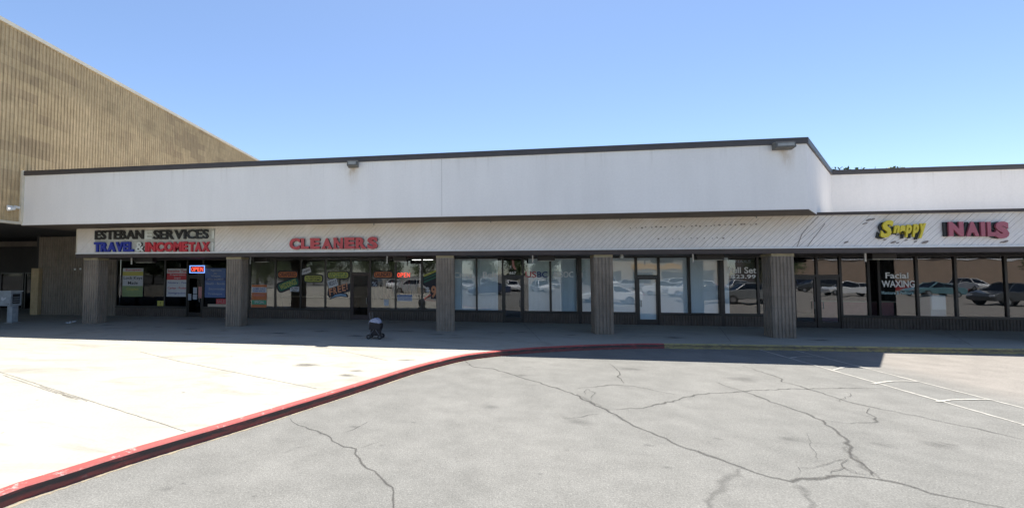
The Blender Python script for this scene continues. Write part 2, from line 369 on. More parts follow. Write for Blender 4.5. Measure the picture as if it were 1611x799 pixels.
# kerb line: front top edge of the kerb read off the photograph, z = 0.15
kz = 0.15
kp_img = [(0,774),(100,744.7),(200,712.5),(300,684),(380,661),(480,631),(580,600.5),(660,575),(727,559),(753,555.5),(800,550.5),(860,546),(940,542.5),(1033,540.5),(1130,541.8),(1230,543.4),(1400,546.2),(1611,549.5)]
kp = [onz(x, y, kz).xy for x, y in kp_img]
kp = [Vector((-6.0, -30)), Vector((-5.75, -8)), Vector((-5.45, 0.5))]+kp+[Vector((24, 17.0)), Vector((60, 17.4))]
def smooth_path(p, it=2):
    for _ in range(it):
        q = [p[0]]
        for a, b in zip(p[:-1], p[1:]): q += [a*0.75+b*0.25, a*0.25+b*0.75]
        q.append(p[-1]); p = q
    return p
kp = smooth_path(kp)
def offs(p, d):
    out = []
    for i, a in enumerate(p):
        t = (p[min(i+1, len(p)-1)]-p[max(i-1, 0)]).normalized(); out.append(a+Vector((-t.y, t.x))*d)
    return out
kin = offs(kp, 0.15)
split = min(range(len(kp)), key=lambda i: (kp[i]-onz(1033, 540.5, kz).xy).length)
def kerb(i0, i1, m):
    mb = MB()
    prof = [(0.0, -0.05), (0.0, 0.13), (0.02, 0.15), (0.15, 0.15)]
    rows = []
    for i in range(i0, i1+1):
        t = (kin[i]-kp[i])/0.15
        rows.append([(kp[i].x+t.x*u, kp[i].y+t.y*u, z) for u, z in prof])
    vs = [p for r in rows for p in r]; n = 4
    mb.add(vs, [(r*n+k, (r+1)*n+k, (r+1)*n+k+1, r*n+k+1) for r in range(len(rows)-1) for k in range(n-1)])
    return tag(mb.build('kerb', m), kind='structure')
kerb(0, split, M_RED); kerb(split, len(kp)-1, M_YEL)
pv = MB()                                          # pavement slab: strips from kerb inner line back to the building
for a, b in zip(kin[:-1], kin[1:]):
    if a.y < 3.6 <= b.y: continue
    if a.y < 3.6: A = (-60, a.y); B = (-60, b.y)
    else: A = (a.x, 30.0) if a.y >= 3.6 else (-60, a.y); B = (b.x, 30.0)
    pv.add([(a.x, a.y, kz), (b.x, b.y, kz), (B[0], B[1], kz), (A[0], A[1], kz)], [(0,1,2,3)])
ia = next(i for i, a in enumerate(kin) if a.y >= 3.6)
pv.add([(-60, kin[ia-1].y, kz), (kin[ia].x, kin[ia].y, kz), (kin[ia].x, 30, kz), (-60, 30, kz)], [(0,1,2,3)])
tag(pv.build('pavement', M_CONC), kind='structure')
def strip(pts, w, z, m, name, rag=0.0, taper=True, sub=6):
    P = [Vector(p) for p in pts]
    q = []
    for a, b in zip(P[:-1], P[1:]):
        n = max(2, int((b-a).length/0.12)) if rag else 1
        q += [a+(b-a)*(k/n) for k in range(n)]
    q.append(P[-1]); mb = MB(); L = []; Rr = []; Cc = []; ph = random.random()*9
    for i, a in enumerate(q):
        t = (q[min(i+1, len(q)-1)]-q[max(i-1, 0)]).normalized(); nn = Vector((-t.y, t.x))
        ww = w*0.5
        if rag:
            ww *= 0.65+0.7*random.random()*(0.7+0.5*math.sin(i*0.7+ph)); a = a+nn*(random.random()-0.5)*rag
            if taper: ww *= min(1, 0.35+i*0.08, 0.35+(len(q)-1-i)*0.08)
        L.append((a.x+nn.x*ww, a.y+nn.y*ww, z)); Rr.append((a.x-nn.x*ww, a.y-nn.y*ww, z)); Cc.append((a.x, a.y, z))
    n = len(q); mb.add(L+Cc+Rr, [(i, n+i, n+i+1, i+1) for i in range(n-1)]+[(n+i, 2*n+i, 2*n+i+1, n+i+1) for i in range(n-1)])
    mb.core = [0.0]*n+[1.0]*n+[0.0]*n; mb.core[n] = mb.core[2*n-1] = 0.2
    return mb
def merge(name, lst, m):
    o = MB(); core = []
    for b in lst: o.add(b.v, b.f); core += getattr(b, 'core', [1.0]*len(b.v))
    ob = o.build(name, m); at = ob.data.attributes.new('core', 'FLOAT', 'POINT')
    for i, c in enumerate(core): at.data[i].value = c
    return tag(ob, kind='structure')
Z2 = lambda pts, z=0: [onz(x, y, z).xy for x, y in pts]
cr = [
 ([(452,656),(472,668),(499,678),(525,693),(543,702),(560,706),(564,721),(577,736),(598,747),(607,762),(620,773),(624,799),(627,830)], .055),
 ([(560,706),(585,700),(607,691)], .03), ([(536,683),(560,672),(581,661)], .035),
 ([(729,567),(745,577),(775,580),(809,590),(843,600),(873,610),(900,618),(937,638),(960,648),(980,661),(1023,680),(1068,700),(1110,715),(1162,734),(1210,751),(1244,757),(1280,752),(1322,749),(1374,751),(1419,762),(1464,775),(1517,786),(1576,799),(1660,820)], .075),
 ([(880,658),(900,657),(945,650)], .045),
 ([(960,644),(1012,642),(1050,633),(1087,623),(1117,619),(1177,615),(1237,612),(1300,611.5),(1345,610),(1404,611)], .06),
 ([(900,612),(937,608.5),(964,605),(997,607),(1038,616),(1080,623)], .05),
 ([(958,571),(975,584),(973,593),(982,605)], .05),
 ([(1124,601),(1177,618),(1222,635),(1267,650),(1292,661),(1318,680),(1335,698),(1343,721),(1367,741),(1380,752)], .07),
 ([(1166,575),(1225,593.5),(1232,601),(1266,610),(1311,623.5),(1330,631),(1389,644),(1464,659),(1535,674),(1611,691.5),(1700,712)], .06),
 ([(1281,661),(1320,665),(1348,666),(1384,664),(1367,650),(1363,640)], .05),
 ([(1255,745),(1258,736),(1288,734),(1303,726),(1337,722)], .03), ([(1270,680),(1276,700),(1285,724)], .02),
 ([(1337,721),(1318,728),(1341,743),(1374,751)], .07), ([(917,622),(925,612),(935,618),(930,630)], .04),
 ([(1303,746),(1330,735),(1352,748)], .05), ([(1310,628),(1320,632),(1338,622),(1330,616)], .04),
]
merge('crack', [strip(Z2(p), w*1.45, 0.004+0.0006*i, None, '', rag=0.07) for i, (p, w) in enumerate(cr)], M_CRACK)
# fine feathered wear beside the widest cracks, and the softened tar runs
pt = [([(1167,736),(1143,754),(1124,777),(1112,805)], .16), ([(1244,758),(1270,773),(1283,810)], .15), ([(905,618),(935,634),(972,655)], .16), ([(1330,700),(1343,722),(1366,742),(1395,757)], .14), ([(1250,753),(1290,749),(1330,747)], .11)]
merge('tar_patch', [strip(Z2(p), w*1.7, 0.0018+0.0003*i, None, '', rag=0.08) for i, (p, w) in enumerate(pt)], M_PATCH)
def blob(cx, cy, r, z, sy=1.0, n=18):
    mb = MB(); mb.add([(cx, cy, z)]+[(cx+r*(1+.2*math.sin(3*t+cx))*math.cos(t), cy+r*sy*(1+.2*math.cos(2*t+cy))*math.sin(t), z) for t in [2*math.pi*k/n for k in range(n)]], [(0, k+1, (k+1) % n+1) for k in range(n)])
    mb.core = [1.0]+[0.0]*n; return mb
bl = []
for i, (x, y, r) in enumerate(((263,769,.11),(288,760,.05),(1020,700,.10),(557,671,.12),(650,664,.08),(600,700,.06),(690,560,.3),(1170,597,.5),(910,663,.35),(770,640,.25),(1050,735,.12),(1480,700,.3),(1130,690,.1),(850,745,.06),(400,780,.05),(720,725,.07),(1390,700,.22),(990,580,.45),(820,590,.3),(1240,690,.18))):
    q = onz(x, y, 0); bl.append(blob(q.x, q.y, r, 0.0011+0.00002*i, .8))
merge('oil_stain', bl, M_STAIN)
ps = []
for i, (x, y, r) in enumerate(((505,521,.5),(640,521,.6),(300,517,.5),(250,514,.35),(690,526,.4),(715,527,.3),(560,528,.5),(350,520,.3),(900,527,.35),(1060,531,.5),(440,524,.5),(820,522,.3),(1290,535,.5),(170,511,.4),(480,574,.5),(545,590,.35),(640,566,.4),(560,583,.3))):
    q = onz(x, y, kz); ps.append(blob(q.x, q.y, r, kz+0.0015+0.00004*i, .55))
merge('pavement_stain', ps, feather('pavement_stain', (0.09, 0.085, 0.08), 0.2, 1.05, 4, 0.8, 0.5))
gp = [p for p in offs(kp, -0.045) if p.y > 1.0]
merge('gutter_grit', [strip(gp, .15, 0.0025, None, '', rag=0.02, taper=False)], M_GRIT)
# painted aisle of the parking row
L1 = Z2([(1195,550),(1611,668)]); L2 = Z2([(1247,550),(1611,642)])
def ext(l, a, b): d = (l[1]-l[0]).normalized(); return [l[0]-d*a, l[1]+d*b]
pl = [strip(ext(L1, 0, 3), .06, 0.006, None, '', rag=.012, taper=False), strip(ext(L2, 0, 3), .06, 0.006, None, '', rag=.012, taper=False)]
for h in ([(1243,563.5),(1258,560.5),(1296,562)], [(1310,582.5),(1335,575.5),(1372,580)], [(1374,604),(1402,599),(1446,600)], [(1474,632),(1506,628),(1562,629)], [(1610,670),(1650,664),(1720,668)]):
    pl.append(strip(smooth_path(Z2(h)), .07, 0.010, None, '', rag=.015, taper=False))
merge('painted_line', pl, M_LINE)
# joints cut in the pavement
jl = []
for p in ([(-120,540),(0,585),(90,614),(292,678)], [(5,590),(90,619)], [(220,553),(281,568),(498,611)], [(455,541),(520,548),(610,567)], [(823,508),(851,536)], [(1130,512),(1150,538)], [(440,527),(478,515)], [(-60,505),(0,512)], [(1480,517),(1530,544)]):
    jl.append(strip(Z2(p, kz), .022, kz+0.004, None, '', rag=.012, taper=False))
jl.append(strip([Vector((-40, 17.3)), Vector((60, 17.3))], .014, kz+0.004, None, '', rag=.006, taper=False))
merge('pavement_joint', jl, M_JOINT)
wear = []
for (x0, y0, x1, y1, w) in ((60,606,140,632,.10),(95,620,128,629,.16)):
    wear.append(strip(Z2([(x0,y0),((x0+x1)/2,(y0+y1)/2+1),(x1,y1)], kz), w*1.6, kz+0.003, None, '', rag=.02))
merge('pavement_wear', wear, feather('worn_concrete', (0.22, 0.20, 0.17), .4, .95, 7, .8, .6))

# ================================================================== ARCADE BUILDING
YF, YA, YC, YW = 16.0, 17.5, 17.62, 21.2
FX0, FX1 = -19.72, 10.46
ZT, ZB = 6.88, 4.53
P2 = Vector((14.83, 21.33)); XE = 34.0
B = thing('shopping_arcade', 'long low shopping arcade with plain white parapet, board awning and ribbed brown pillars', 'building', (0, YW, 0))
# parapet: front face, 45 degree return, set-back right part
path = [(FX0, YF), (FX1, YF), (P2.x, P2.y), (XE, P2.y)]
def thick(path, d):
    vs = [Vector(p) for p in path]; o = []
    for i, p in enumerate(vs):
        ns = []
        for a, b in ((i-1, i), (i, i+1)):
            if a >= 0 and b < len(vs): t = (vs[b]-vs[a]).normalized(); ns.append(Vector((-t.y, t.x)))
        n = sum(ns, Vector((0, 0))).normalized(); k = d/max(0.3, n.dot(ns[0])); o.append(p+n*k)
    return [tuple(p) for p in vs]+[tuple(p) for p in o[::-1]]
MB().prism(thick(path, 0.35), ZB, ZT-0.20).build('parapet', M_STUC, B)
MB().prism(thick([(FX0, YF-0.06), (FX1+0.02, YF-0.06), (P2.x+0.03, P2.y-0.06), (XE, P2.y-0.06)], 0.47), ZT-0.195, ZT).build('coping', M_COPE, B)
for px_ in (695,): X = ony(px_, 290, YF).x; MB().box(X-.004, X+.004, YF-.001, YF+.01, ZB+.02, ZT-.22).build('stucco_joint', M_JOINT, B)
# soffit under the overhang, dark trim
so = MB(); so.prism([(FX0, YF+0.003), (FX1-.01, YF+0.003), (P2.x, P2.y), (P2.x, YW-.12), (FX0, YW-.12)], ZB-0.03, ZB-0.003)
so.build('soffit', M_SOFF, B)
MB().box(11.55, XE, YA-0.05, YA+0.12, 4.50, 4.60).build('awning_flashing', M_BRN, B)
# low roof behind the parapets
rf = MB(); rf.prism([(FX0, YF+.4), (FX1-.3, YF+.4), (P2.x-.3, P2.y+.4), (P2.x-.3, 40), (FX0, 40)], 4.62, 4.78); MB().prism([(11.6, YA+.14), (XE, YA+.14), (XE, P2.y-.02), (P2.x+.05, P2.y-.02)], 4.50, 4.53).build('awning_roof', M_ROOFL, B); rf.box(P2.x-.29, XE, P2.y+.37, 40, 4.62, 4.78); rf.build('roof', M_ROOF, B)
bw = MB(); bw.box(FX0, XE, 39.8, 40.1, 0, 5.2); bw.box(XE-.3, XE, YW, 39.8, 0, 5.2); bw.build('rear_wall', M_TAN, B)
# awning of diagonal boards
AX0, AX1, AZ0, AZ1 = ony(121, 398, YA).x, XE, 3.37, 4.50
def clip(poly, ax, lim, keep_less):
    out = []
    for i in range(len(poly)):
        a, b = poly[i], poly[(i+1) % len(poly)]
        ia = (a[ax] <= lim) if keep_less else (a[ax] >= lim); ib = (b[ax] <= lim) if keep_less else (b[ax] >= lim)
        if ia: out.append(a)
        if ia != ib: t = (lim-a[ax])/(b[ax]-a[ax]); out.append((a[0]+(b[0]-a[0])*t, a[1]+(b[1]-a[1])*t))
    return out
aw = MB(); hsp = 0.19; u = AX0-2
while u < AX1+1:
    g = 0.011; x0, x1 = u+g/2, u+hsp-g/2; hgt = AZ1-AZ0
    poly = [(x0-.02, AZ0), (x1-.02, AZ0), (x1+hgt*1.0, AZ1), (x0+hgt*1.0, AZ1)]
    poly = clip(clip(poly, 0, AX0, False), 0, AX1, True)
    if len(poly) >= 3:
        y = YA+random.uniform(-.006, .006); aw.plate(poly, y, y+0.03)
    u += hsp
aw.build('awning_boards', M_AWN, B)
ab = MB(); ab.box(AX0+.01, AX1, YA+.035, YA+.07, AZ0, AZ1); ab.m = 0; ab.build('awning_backing', mat('board_gap', (.26,.23,.20), .9, .2, 3), B)
MB().box(AX0-.03, AX0-.003, YA-.03, YA+.16, AZ0-.01, AZ1-.005).build('end_trim', M_CREAM, B)
MB().box(AX0-.03, AX1, YA-.05, YA-.01, AZ0-.035, AZ0+.012).build('drip_edge', M_WHITE, B)
MB().box(AX0-.03, AX1, YA-.005, YA+.16, 3.16, AZ0-.036).build('awning_beam', M_BRN, B)
MB().box(AX0, AX1, YA+.161, YW-.12, 3.20, 3.26).build('ceiling', M_BRN, B)
MB().box(AX0-.03, AX0+.02, YA+.161, YW-.12, 3.16, 4.49).build('awning_side', M_SOFF, B)
# dirty split near the corner, nail holes left by removed letters
class _H:
    def plate(s, pts, y0, y1): MB().plate(pts, y0, y1).build('nail_hole', M_HOLE, B)
M_HOLE = mat('hole_black', (.24,.20,.175), .9, 0); hol = _H()
for n, y0, xa, xb in ((26, 358.5, 993, 1188), (12, 375.5, 1037, 1150)):
    for i in range(n):
        p = ony(xa+(xb-xa)*i/(n-1)+random.uniform(-2.5, 2.5), y0-(i*0.22 if n > 20 else i*.1)+random.uniform(-.8, .8), YA); r = random.uniform(.014, .032)
        hol.plate([(p.x+r*1.4*math.cos(t), p.z+r*math.sin(t)) for t in [k*math.pi/4 for k in range(8)]], YA-.012, YA-.007)
for xx, yy, r in ((1366,346,.05),(1373,345,.04),(1331,381,.045),(1359,352,.03),(1362,351,.03),(1405,381,.05),(1412,382,.03),(1455,381,.06),(1440,380,.03),(1581,380,.05),(1575,381,.03),(1392,377,.03),(1425,378,.03)):
    p = ony(xx, yy, YA); hol.plate([(p.x+r*1.8*math.cos(t), p.z+r*.7*math.sin(t)+r*.6*math.cos(t)) for t in [k*math.pi/4 for k in range(8)]], YA-.012, YA-.007)
for pp in ([(1288,340),(1272,356),(1262,368)], [(1262,368),(1253,390)], [(1298,352),(1282,372),(1270,388)]):
    q = [ony(x, y, YA) for x, y in pp]
    for a, b in zip(q[:-1], q[1:]):
        hol.plate([(a.x-.02, a.z), (b.x-.007, b.z), (b.x+.007, b.z), (a.x+.004, a.z)], YA-.013, YA-.007)
# hooks along the top of the awning
for xx, yy in ((428,353),(588,351.5),(772,347.5),(975,343),(1190,340)):
    p = ony(xx, yy, YA-.09); MB().tube((p.x, YA-.09, p.z-.07), (p.x, YA-.09, p.z+.08), .02, n=8).tube((p.x, YA-.09, p.z), (p.x, YA, p.z), .012, n=8).build('hook', M_GREY, B)

def fluted(mb, a, b, z0, z1, pitch=.115, d=.03, closed=None):
    """vertical ribs on a wall running from a to b (XY), ribs towards the right-hand side of a->b"""
    a = Vector(a); b = Vector(b); L = (b-a).length; t = (b-a)/L; n = Vector((t.y, -t.x)); k = max(1, round(L/pitch)); p = L/k
    pts = [a]
    for i in range(k):
        s = i*p
        for u, h in ((.12, 0), (.26, 1), (.80, 1), (.94, 0)):
            pts.append(a+t*(s+u*p)+n*(h*d*random.uniform(.82, 1.0)))
    pts.append(b); mb.sheet(pts, z0, z1); return pts
def pillar(x0, x1, y0, dep=.58):
    # one closed ribbed shaft
    pts = []; cor = [(x0, y0), (x1, y0), (x1, y0+dep), (x0, y0+dep)]
    for i in range(4):
        tmp = MB(); pts += [tuple(p) for p in fluted(tmp, cor[i], cor[(i+1) % 4], 0, 1, pitch=.118)[:-1]]
    r = MB().prism(pts, kz-.02, 3.06).build('pillar', M_BLOCK, B)
    MB().box(x0-.02, x1+.02, y0-.02, y0+dep+.02, 3.063, 3.158).build('pillar_cap', M_CAP, r)
for x0, x1 in ((-18.20, -17.50), (-11.04, -10.38), (-1.85, -1.18), (4.20, 4.84), (10.27, 10.96), (18.6, 19.3)): pillar(x0, x1, YC)

# window wall ------------------------------------------------------
ZS, ZH = 0.66, 3.19
wx = lambda p: ony(p, 450, YW).x
def bulkhead(x0, x1, m=None):
    mb = MB(); pts = fluted(MB(), (x0, YW-.04), (x1, YW-.04), 0, 1)
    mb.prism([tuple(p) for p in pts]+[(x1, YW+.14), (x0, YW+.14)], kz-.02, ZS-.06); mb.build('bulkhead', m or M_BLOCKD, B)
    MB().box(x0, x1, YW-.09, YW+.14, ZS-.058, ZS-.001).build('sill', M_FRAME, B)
def window(x0, x1, z0=ZS, z1=ZH, m=M_GLASS, f=.045, bar=None):
    fr = MB(); y0, y1 = YW-.05, YW+.05
    fr.box(x0, x0+f, y0, y1, z0, z1); fr.box(x1-f, x1, y0, y1, z0, z1); fr.box(x0+f, x1-f, y0, y1, z0, z0+f); fr.box(x0+f, x1-f, y0, y1, z1-f, z1)
    if bar: fr.box(x0+f, x1-f, y0+.01, y1-.01, bar-.02, bar+.02)
    o = fr.build('window', M_FRAME, B)
    MB().box(x0+f-.004, x1-f+.004, YW-.003, YW+.003, z0+f-.004, z1-f+.004).build('pane', m, o)
    return o
def door(x0, x1, m=M_GLASS, leaf=None, ztop=2.28, side=1, transom=True, fm=M_FRAME):
    if transom: window(x0, x1, ztop+.05, ZH, M_GLASS if m is None else m)
    MB().box(x0, x0+.05, YW-.06, YW+.06, kz, ztop+.049).box(x1-.05, x1, YW-.06, YW+.06, kz, ztop+.049).box(x0+.05, x1-.05, YW-.06, YW+.06, ztop, ztop+.049).build('door_frame', fm, B)
    a, b = x0+.055, x1-.055; s = .07
    d = MB().box(a, a+s, YW-.03, YW+.03, kz+.012, ztop-.01).box(b-s, b, YW-.03, YW+.03, kz+.012, ztop-.01).box(a+s, b-s, YW-.03, YW+.03, kz+.012, kz+.24).box(a+s, b-s, YW-.03, YW+.03, ztop-.10, ztop-.01).build('door', fm, B)
    MB().box(a+s-.003, b-s+.003, YW-.004, YW+.004, kz+.238, ztop-.098).build('pane', leaf or m, d)
    hx = b-.11 if side > 0 else a+.11
    MB().tube((hx, YW-.09, .95), (hx, YW-.09, 1.25), .014).tube((hx, YW-.09, .97), (hx, YW-.03, .97), .010).tube((hx, YW-.09, 1.23), (hx, YW-.03, 1.23), .010).build('handle', M_GREY, d)
    return d
def post(x0, x1, m=M_FRAME): MB().box(x0, x1, YW-.07, YW+.12, kz, ZH+.02).build('mullion_post', m, B)
G_WHITE = mat('white_film', (0.84, 0.88, 0.90), .5, .05, 1)
ws = []
# unit 1 (travel and tax): between pillars 1 and 2
u1 = [wx(184), wx(260), wx(295), wx(320), wx(393)]
window(u1[0], u1[1], m=M_GDARK); window(u1[1], u1[2], m=M_GDARK); bulkhead(u1[0], u1[2])
door(u1[2], u1[3], M_GDARK); window(u1[3], u1[4]-.05, m=M_GDARK); bulkhead(u1[3], u1[4]-.05)
# unit 2 (cleaners)
u2 = [wx(393), wx(433.5), wx(473.5), wx(512), wx(552.5), wx(582.5), wx(622.5), wx(664), wx(708)]
post(u2[0]-.05, u2[0])
for a, b in ((0, 1), (1, 2), (2, 3), (3, 4), (5, 6), (6, 7), (7, 8)): window(u2[a], u2[b], m=M_GLASSB)
bulkhead(u2[0], u2[4]); bulkhead(u2[5], u2[8])
M_DOORB = mat('brown_door_paint', (0.055, 0.032, 0.028), .5, .2, 3)
door(u2[4], u2[5], M_GLASS, M_GDARK, ztop=2.42, fm=M_DOORB)
# unit 3 (association office)
post(u2[8], wx(713))
u3 = [wx(713), wx(750), wx(791), wx(823), wx(866), wx(909.5)]
window(u3[0], u3[1]); window(u3[1], u3[2]); bulkhead(u3[0], u3[2]); door(u3[2], u3[3], M_GLASS)
window(u3[3], u3[4]); window(u3[4], u3[5]); post(u3[5], wx(913.5)); bulkhead(u3[3], u3[5]); bulkhead(wx(913.5), wx(955)); window(wx(913.5), wx(937))
window(wx(937), wx(958)-.0); post(wx(958), wx(960))
# unit 4 (vacant, white panels)
u4 = [wx(960), wx(1001), wx(1036.5), wx(1084), wx(1132)]
window(u4[0], u4[1]); bulkhead(u4[0], u4[1]); door(u4[1], u4[2], M_GLASS, M_GLASS, side=-1); window(u4[2], u4[3]); window(u4[3], u4[4]); post(u4[4], wx(1137))
window(wx(1137), wx(1192)); window(wx(1192), wx(1246)-.05); bulkhead(u4[2], wx(1246)-.05)
# unit 5 (nail salon)
u5 = [wx(1246), wx(1285), wx(1322), wx(1366), wx(1382), wx(1442), wx(1503), wx(1582)]
post(u5[0]-.05, u5[0])
door(u5[0], u5[1], M_GLASS, side=1, ztop=2.3); door(u5[1], u5[2], M_GLASS, side=-1, ztop=2.3)
window(u5[2], u5[3]); window(u5[3], u5[4], m=M_GDARK); window(u5[4], u5[5]); window(u5[5], u5[6]); window(u5[6], u5[7]); bulkhead(u5[2], u5[7])
xx = u5[7]
for k in range(4): window(xx, xx+2.5); xx += 2.5
bulkhead(u5[7], xx)
# solid walls: left end, above the heads, right end
lw = MB(); pts = fluted(MB(), (-24.8, YW-.06), (u1[0]-.004, YW-.06), 0, 1, pitch=.15)
lw.prism([tuple(p) for p in pts]+[(u1[0]-.004, YW+.2), (-24.8, YW+.2)], kz-.02, ZB-.035); lw.build('ribbed_wall', M_BLOCK, B)
hd = MB(); hd.box(u1[0], XE, YW-.115, YW+.2, ZH+.022, ZB-.035); hd.build('header', M_BRN, B)
MB().box(P2.x-1, XE, YW+.205, YW+.6, 4.5, 4.9).build('upper_wall', M_STUC, B)
rw = MB(); pts = fluted(MB(), (xx+.01, YW-.06), (XE, YW-.06), 0, 1, pitch=.15)
rw.prism([tuple(p) for p in pts]+[(XE, YW+.2), (xx+.01, YW+.2)], kz-.02, ZH+.02); rw.build('ribbed_wall', M_BLOCK, B)
# rooms behind the glass
def room(x0, x1, wallm, floorm, dep=7.5, name='interior'):
    mb = MB(); y0, y1 = YW+.21, YW+dep
    mb.m = 0; mb.add([(x0,y0,kz-.0),(x0,y1,kz),(x0,y1,3.3),(x0,y0,3.3)], [(0,1,2,3)]); mb.add([(x1,y0,kz),(x1,y1,kz),(x1,y1,3.3),(x1,y0,3.3)], [(3,2,1,0)])
    mb.add([(x0,y1,kz),(x1,y1,kz),(x1,y1,3.3),(x0,y1,3.3)], [(0,1,2,3)]); mb.add([(x0,y0,3.3),(x1,y0,3.3),(x1,y1,3.3),(x0,y1,3.3)], [(0,1,2,3)])
    mb.m = 1; mb.add([(x0,y0,kz+.012),(x1,y0,kz+.012),(x1,y1,kz+.012),(x0,y1,kz+.012)], [(0,1,2,3)])
    return mb.build(name, [wallm, floorm], B)
MF1 = mat('carpet', (.10,.09,.085), .95, .2, 4); MF2 = mat('vinyl_floor', (.28,.26,.23), .5, .1, 4)
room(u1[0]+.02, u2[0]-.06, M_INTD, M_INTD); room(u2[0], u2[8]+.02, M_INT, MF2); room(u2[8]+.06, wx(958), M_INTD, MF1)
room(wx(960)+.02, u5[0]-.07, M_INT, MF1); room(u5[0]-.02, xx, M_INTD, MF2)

# ================================================================== DEPARTMENT STORE at the left
XS = -19.75
D = thing('department_store', 'tall windowless department store clad in ribbed tan block with a dark recessed entrance', 'building', (XS, 24, 0))
zt0, zt1 = 13.0, 12.55; YS0, YS1 = 8.0, 44.0

stop = lambda y: 13.09-(y-14.83)*(13.09-12.55)/21.3
sbot = 4.56
pts = fluted(MB(), (XS, YS0), (XS, YS1), 0, 1, pitch=.16, d=.035)
w = MB(); vs = []
for p in pts: vs += [(p.x, p.y, sbot+.10), (p.x, p.y, stop(p.y)-.16)]
w.add(vs, [(2*i, 2*i+2, 2*i+3, 2*i+1) for i in range(len(pts)-1)])
w.build('side_wall', M_TAN, D)
pts = fluted(MB(), (-60, YS0), (XS, YS0), 0, 1, pitch=.16, d=.035)
MB().sheet([tuple(p) for p in pts], sbot+.1, stop(YS0)-.16).build('front_wall', M_TAN, D)
c = MB(); c.add([(XS-.35, YS0-.08, stop(YS0)-.16), (XS+.10, YS0-.08, stop(YS0)-.16), (XS+.10, YS1, stop(YS1)-.16), (XS-.35, YS1, stop(YS1)-.16), (XS-.35, YS0-.08, stop(YS0)), (XS+.10, YS0-.08, stop(YS0)), (XS+.10, YS1, stop(YS1)), (XS-.35, YS1, stop(YS1))], [(0,3,2,1),(4,5,6,7),(0,1,5,4),(1,2,6,5),(2,3,7,6),(3,0,4,7)])
c.box(-60, XS-.352, YS0-.08, YS0+.35, stop(YS0)-.16, stop(YS0)); c.build('coping', M_CREAM, D)
t = MB(); t.box(XS-.2, XS+.085, YS0-.06, YF-.003, sbot, sbot+.10); t.box(-60, XS-.2, YS0-.06, YS0+.2, sbot, sbot+.10); t.box(XS+.01, XS+.13, YF-.11, YF-.003, sbot+.1, 6.9); t.build('edge_trim', M_CREAM, D)
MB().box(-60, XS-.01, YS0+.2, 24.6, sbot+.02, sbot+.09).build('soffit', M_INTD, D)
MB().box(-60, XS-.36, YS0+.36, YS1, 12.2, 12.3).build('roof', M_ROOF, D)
MB().box(-60, -24.85, 24.6, 24.9, kz, sbot+.02).build('entrance_wall', M_INTD, D)  # walls near-black: the shade of the recess is put into their colour
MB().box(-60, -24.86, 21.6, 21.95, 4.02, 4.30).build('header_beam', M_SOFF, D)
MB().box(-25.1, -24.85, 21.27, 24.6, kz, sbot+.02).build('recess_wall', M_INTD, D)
a = ony(48, 460, 20.9).x; b = ony(59.5, 460, 20.9).x
MB().box(a, b, 20.9, 21.12, kz, ony(53, 422, 20.9).z).build('entrance_pier', M_TAN, D, bevel=.01)
for k in range(4):
    x0 = -33.5+k*1.9
    f = MB().box(x0, x0+.07, 24.45, 24.58, kz, 2.5).box(x0+1.73, x0+1.8, 24.45, 24.58, kz, 2.5).box(x0+.07, x0+1.73, 24.45, 24.58, 2.43, 2.5).build('door', M_FRAME, D)
    MB().box(x0+.07, x0+1.73, 24.5, 24.51, kz+.05, 2.43).build('pane', M_GDARK, f)

# ================================================================== FITTINGS ON THE WALLS
def floodlight(px, py, w, h, label):
    p = ony(px, py, YF-.3); t = thing('floodlight', label, 'floodlight', (p.x, YF, p.z), 'floodlights on the parapet')
    x, z = p.x, p.z
    hs = MB().add([(x-w/2, YF-.34, z-h/2+.05), (x+w/2, YF-.34, z-h/2+.05), (x+w/2, YF-.10, z-h/2), (x-w/2, YF-.10, z-h/2), (x-w/2, YF-.30, z+h/2), (x+w/2, YF-.30, z+h/2), (x+w/2, YF-.10, z+h/2), (x-w/2, YF-.10, z+h/2)],
             [(0,3,2,1),(4,5,6,7),(0,1,5,4),(1,2,6,5),(2,3,7,6),(3,0,4,7)]).build('housing', mat('lamp_bronze', (.12,.115,.10), .5, .2, 9), t, bevel=.012)
    hs.name = 'housing'
    MB().box(x-w/2+.05, x+w/2-.05, YF-.335, YF-.322, z-h/2+.09, z+h/2-.05).build('lens', mat('lamp_lens', (.30,.30,.28), .15, .1, 9), t)
    MB().box(x-.06, x+.06, YF-.10, YF-.001, z-.07, z+.07).build('bracket', M_GREY, t)
floodlight(554, 257.5, .40, .24, 'small square floodlight mounted under the coping near the middle of the white parapet')
floodlight(1236, 228.5, .58, .23, 'wide flat floodlight mounted under the coping at the right corner of the white parapet')
# security camera on the ribbed store wall
p = onx(21, 329, XS+.3); t = thing('security_camera', 'small white two-headed security camera on the ribbed tan store wall', 'camera', (XS+.06, p.y, p.z))
MB().box(XS+.06, XS+.12, p.y-.08, p.y+.12, p.z-.02, p.z+.16).build('mount', M_WHITE, t)
MB().tube((XS+.1, p.y+.02, p.z+.06), (XS+.3, p.y+.02, p.z), .02).build('arm', M_WHITE, t)
MB().tube((XS+.30, p.y-.22, p.z-.05), (XS+.30, p.y+.05, p.z+.03), .06, .06).build('camera_body', M_WHITE, t)
MB().tube((XS+.22, p.y+.10, p.z+.12), (XS+.22, p.y+.30, p.z+.10), .055).build('camera_body', M_WHITE, t)
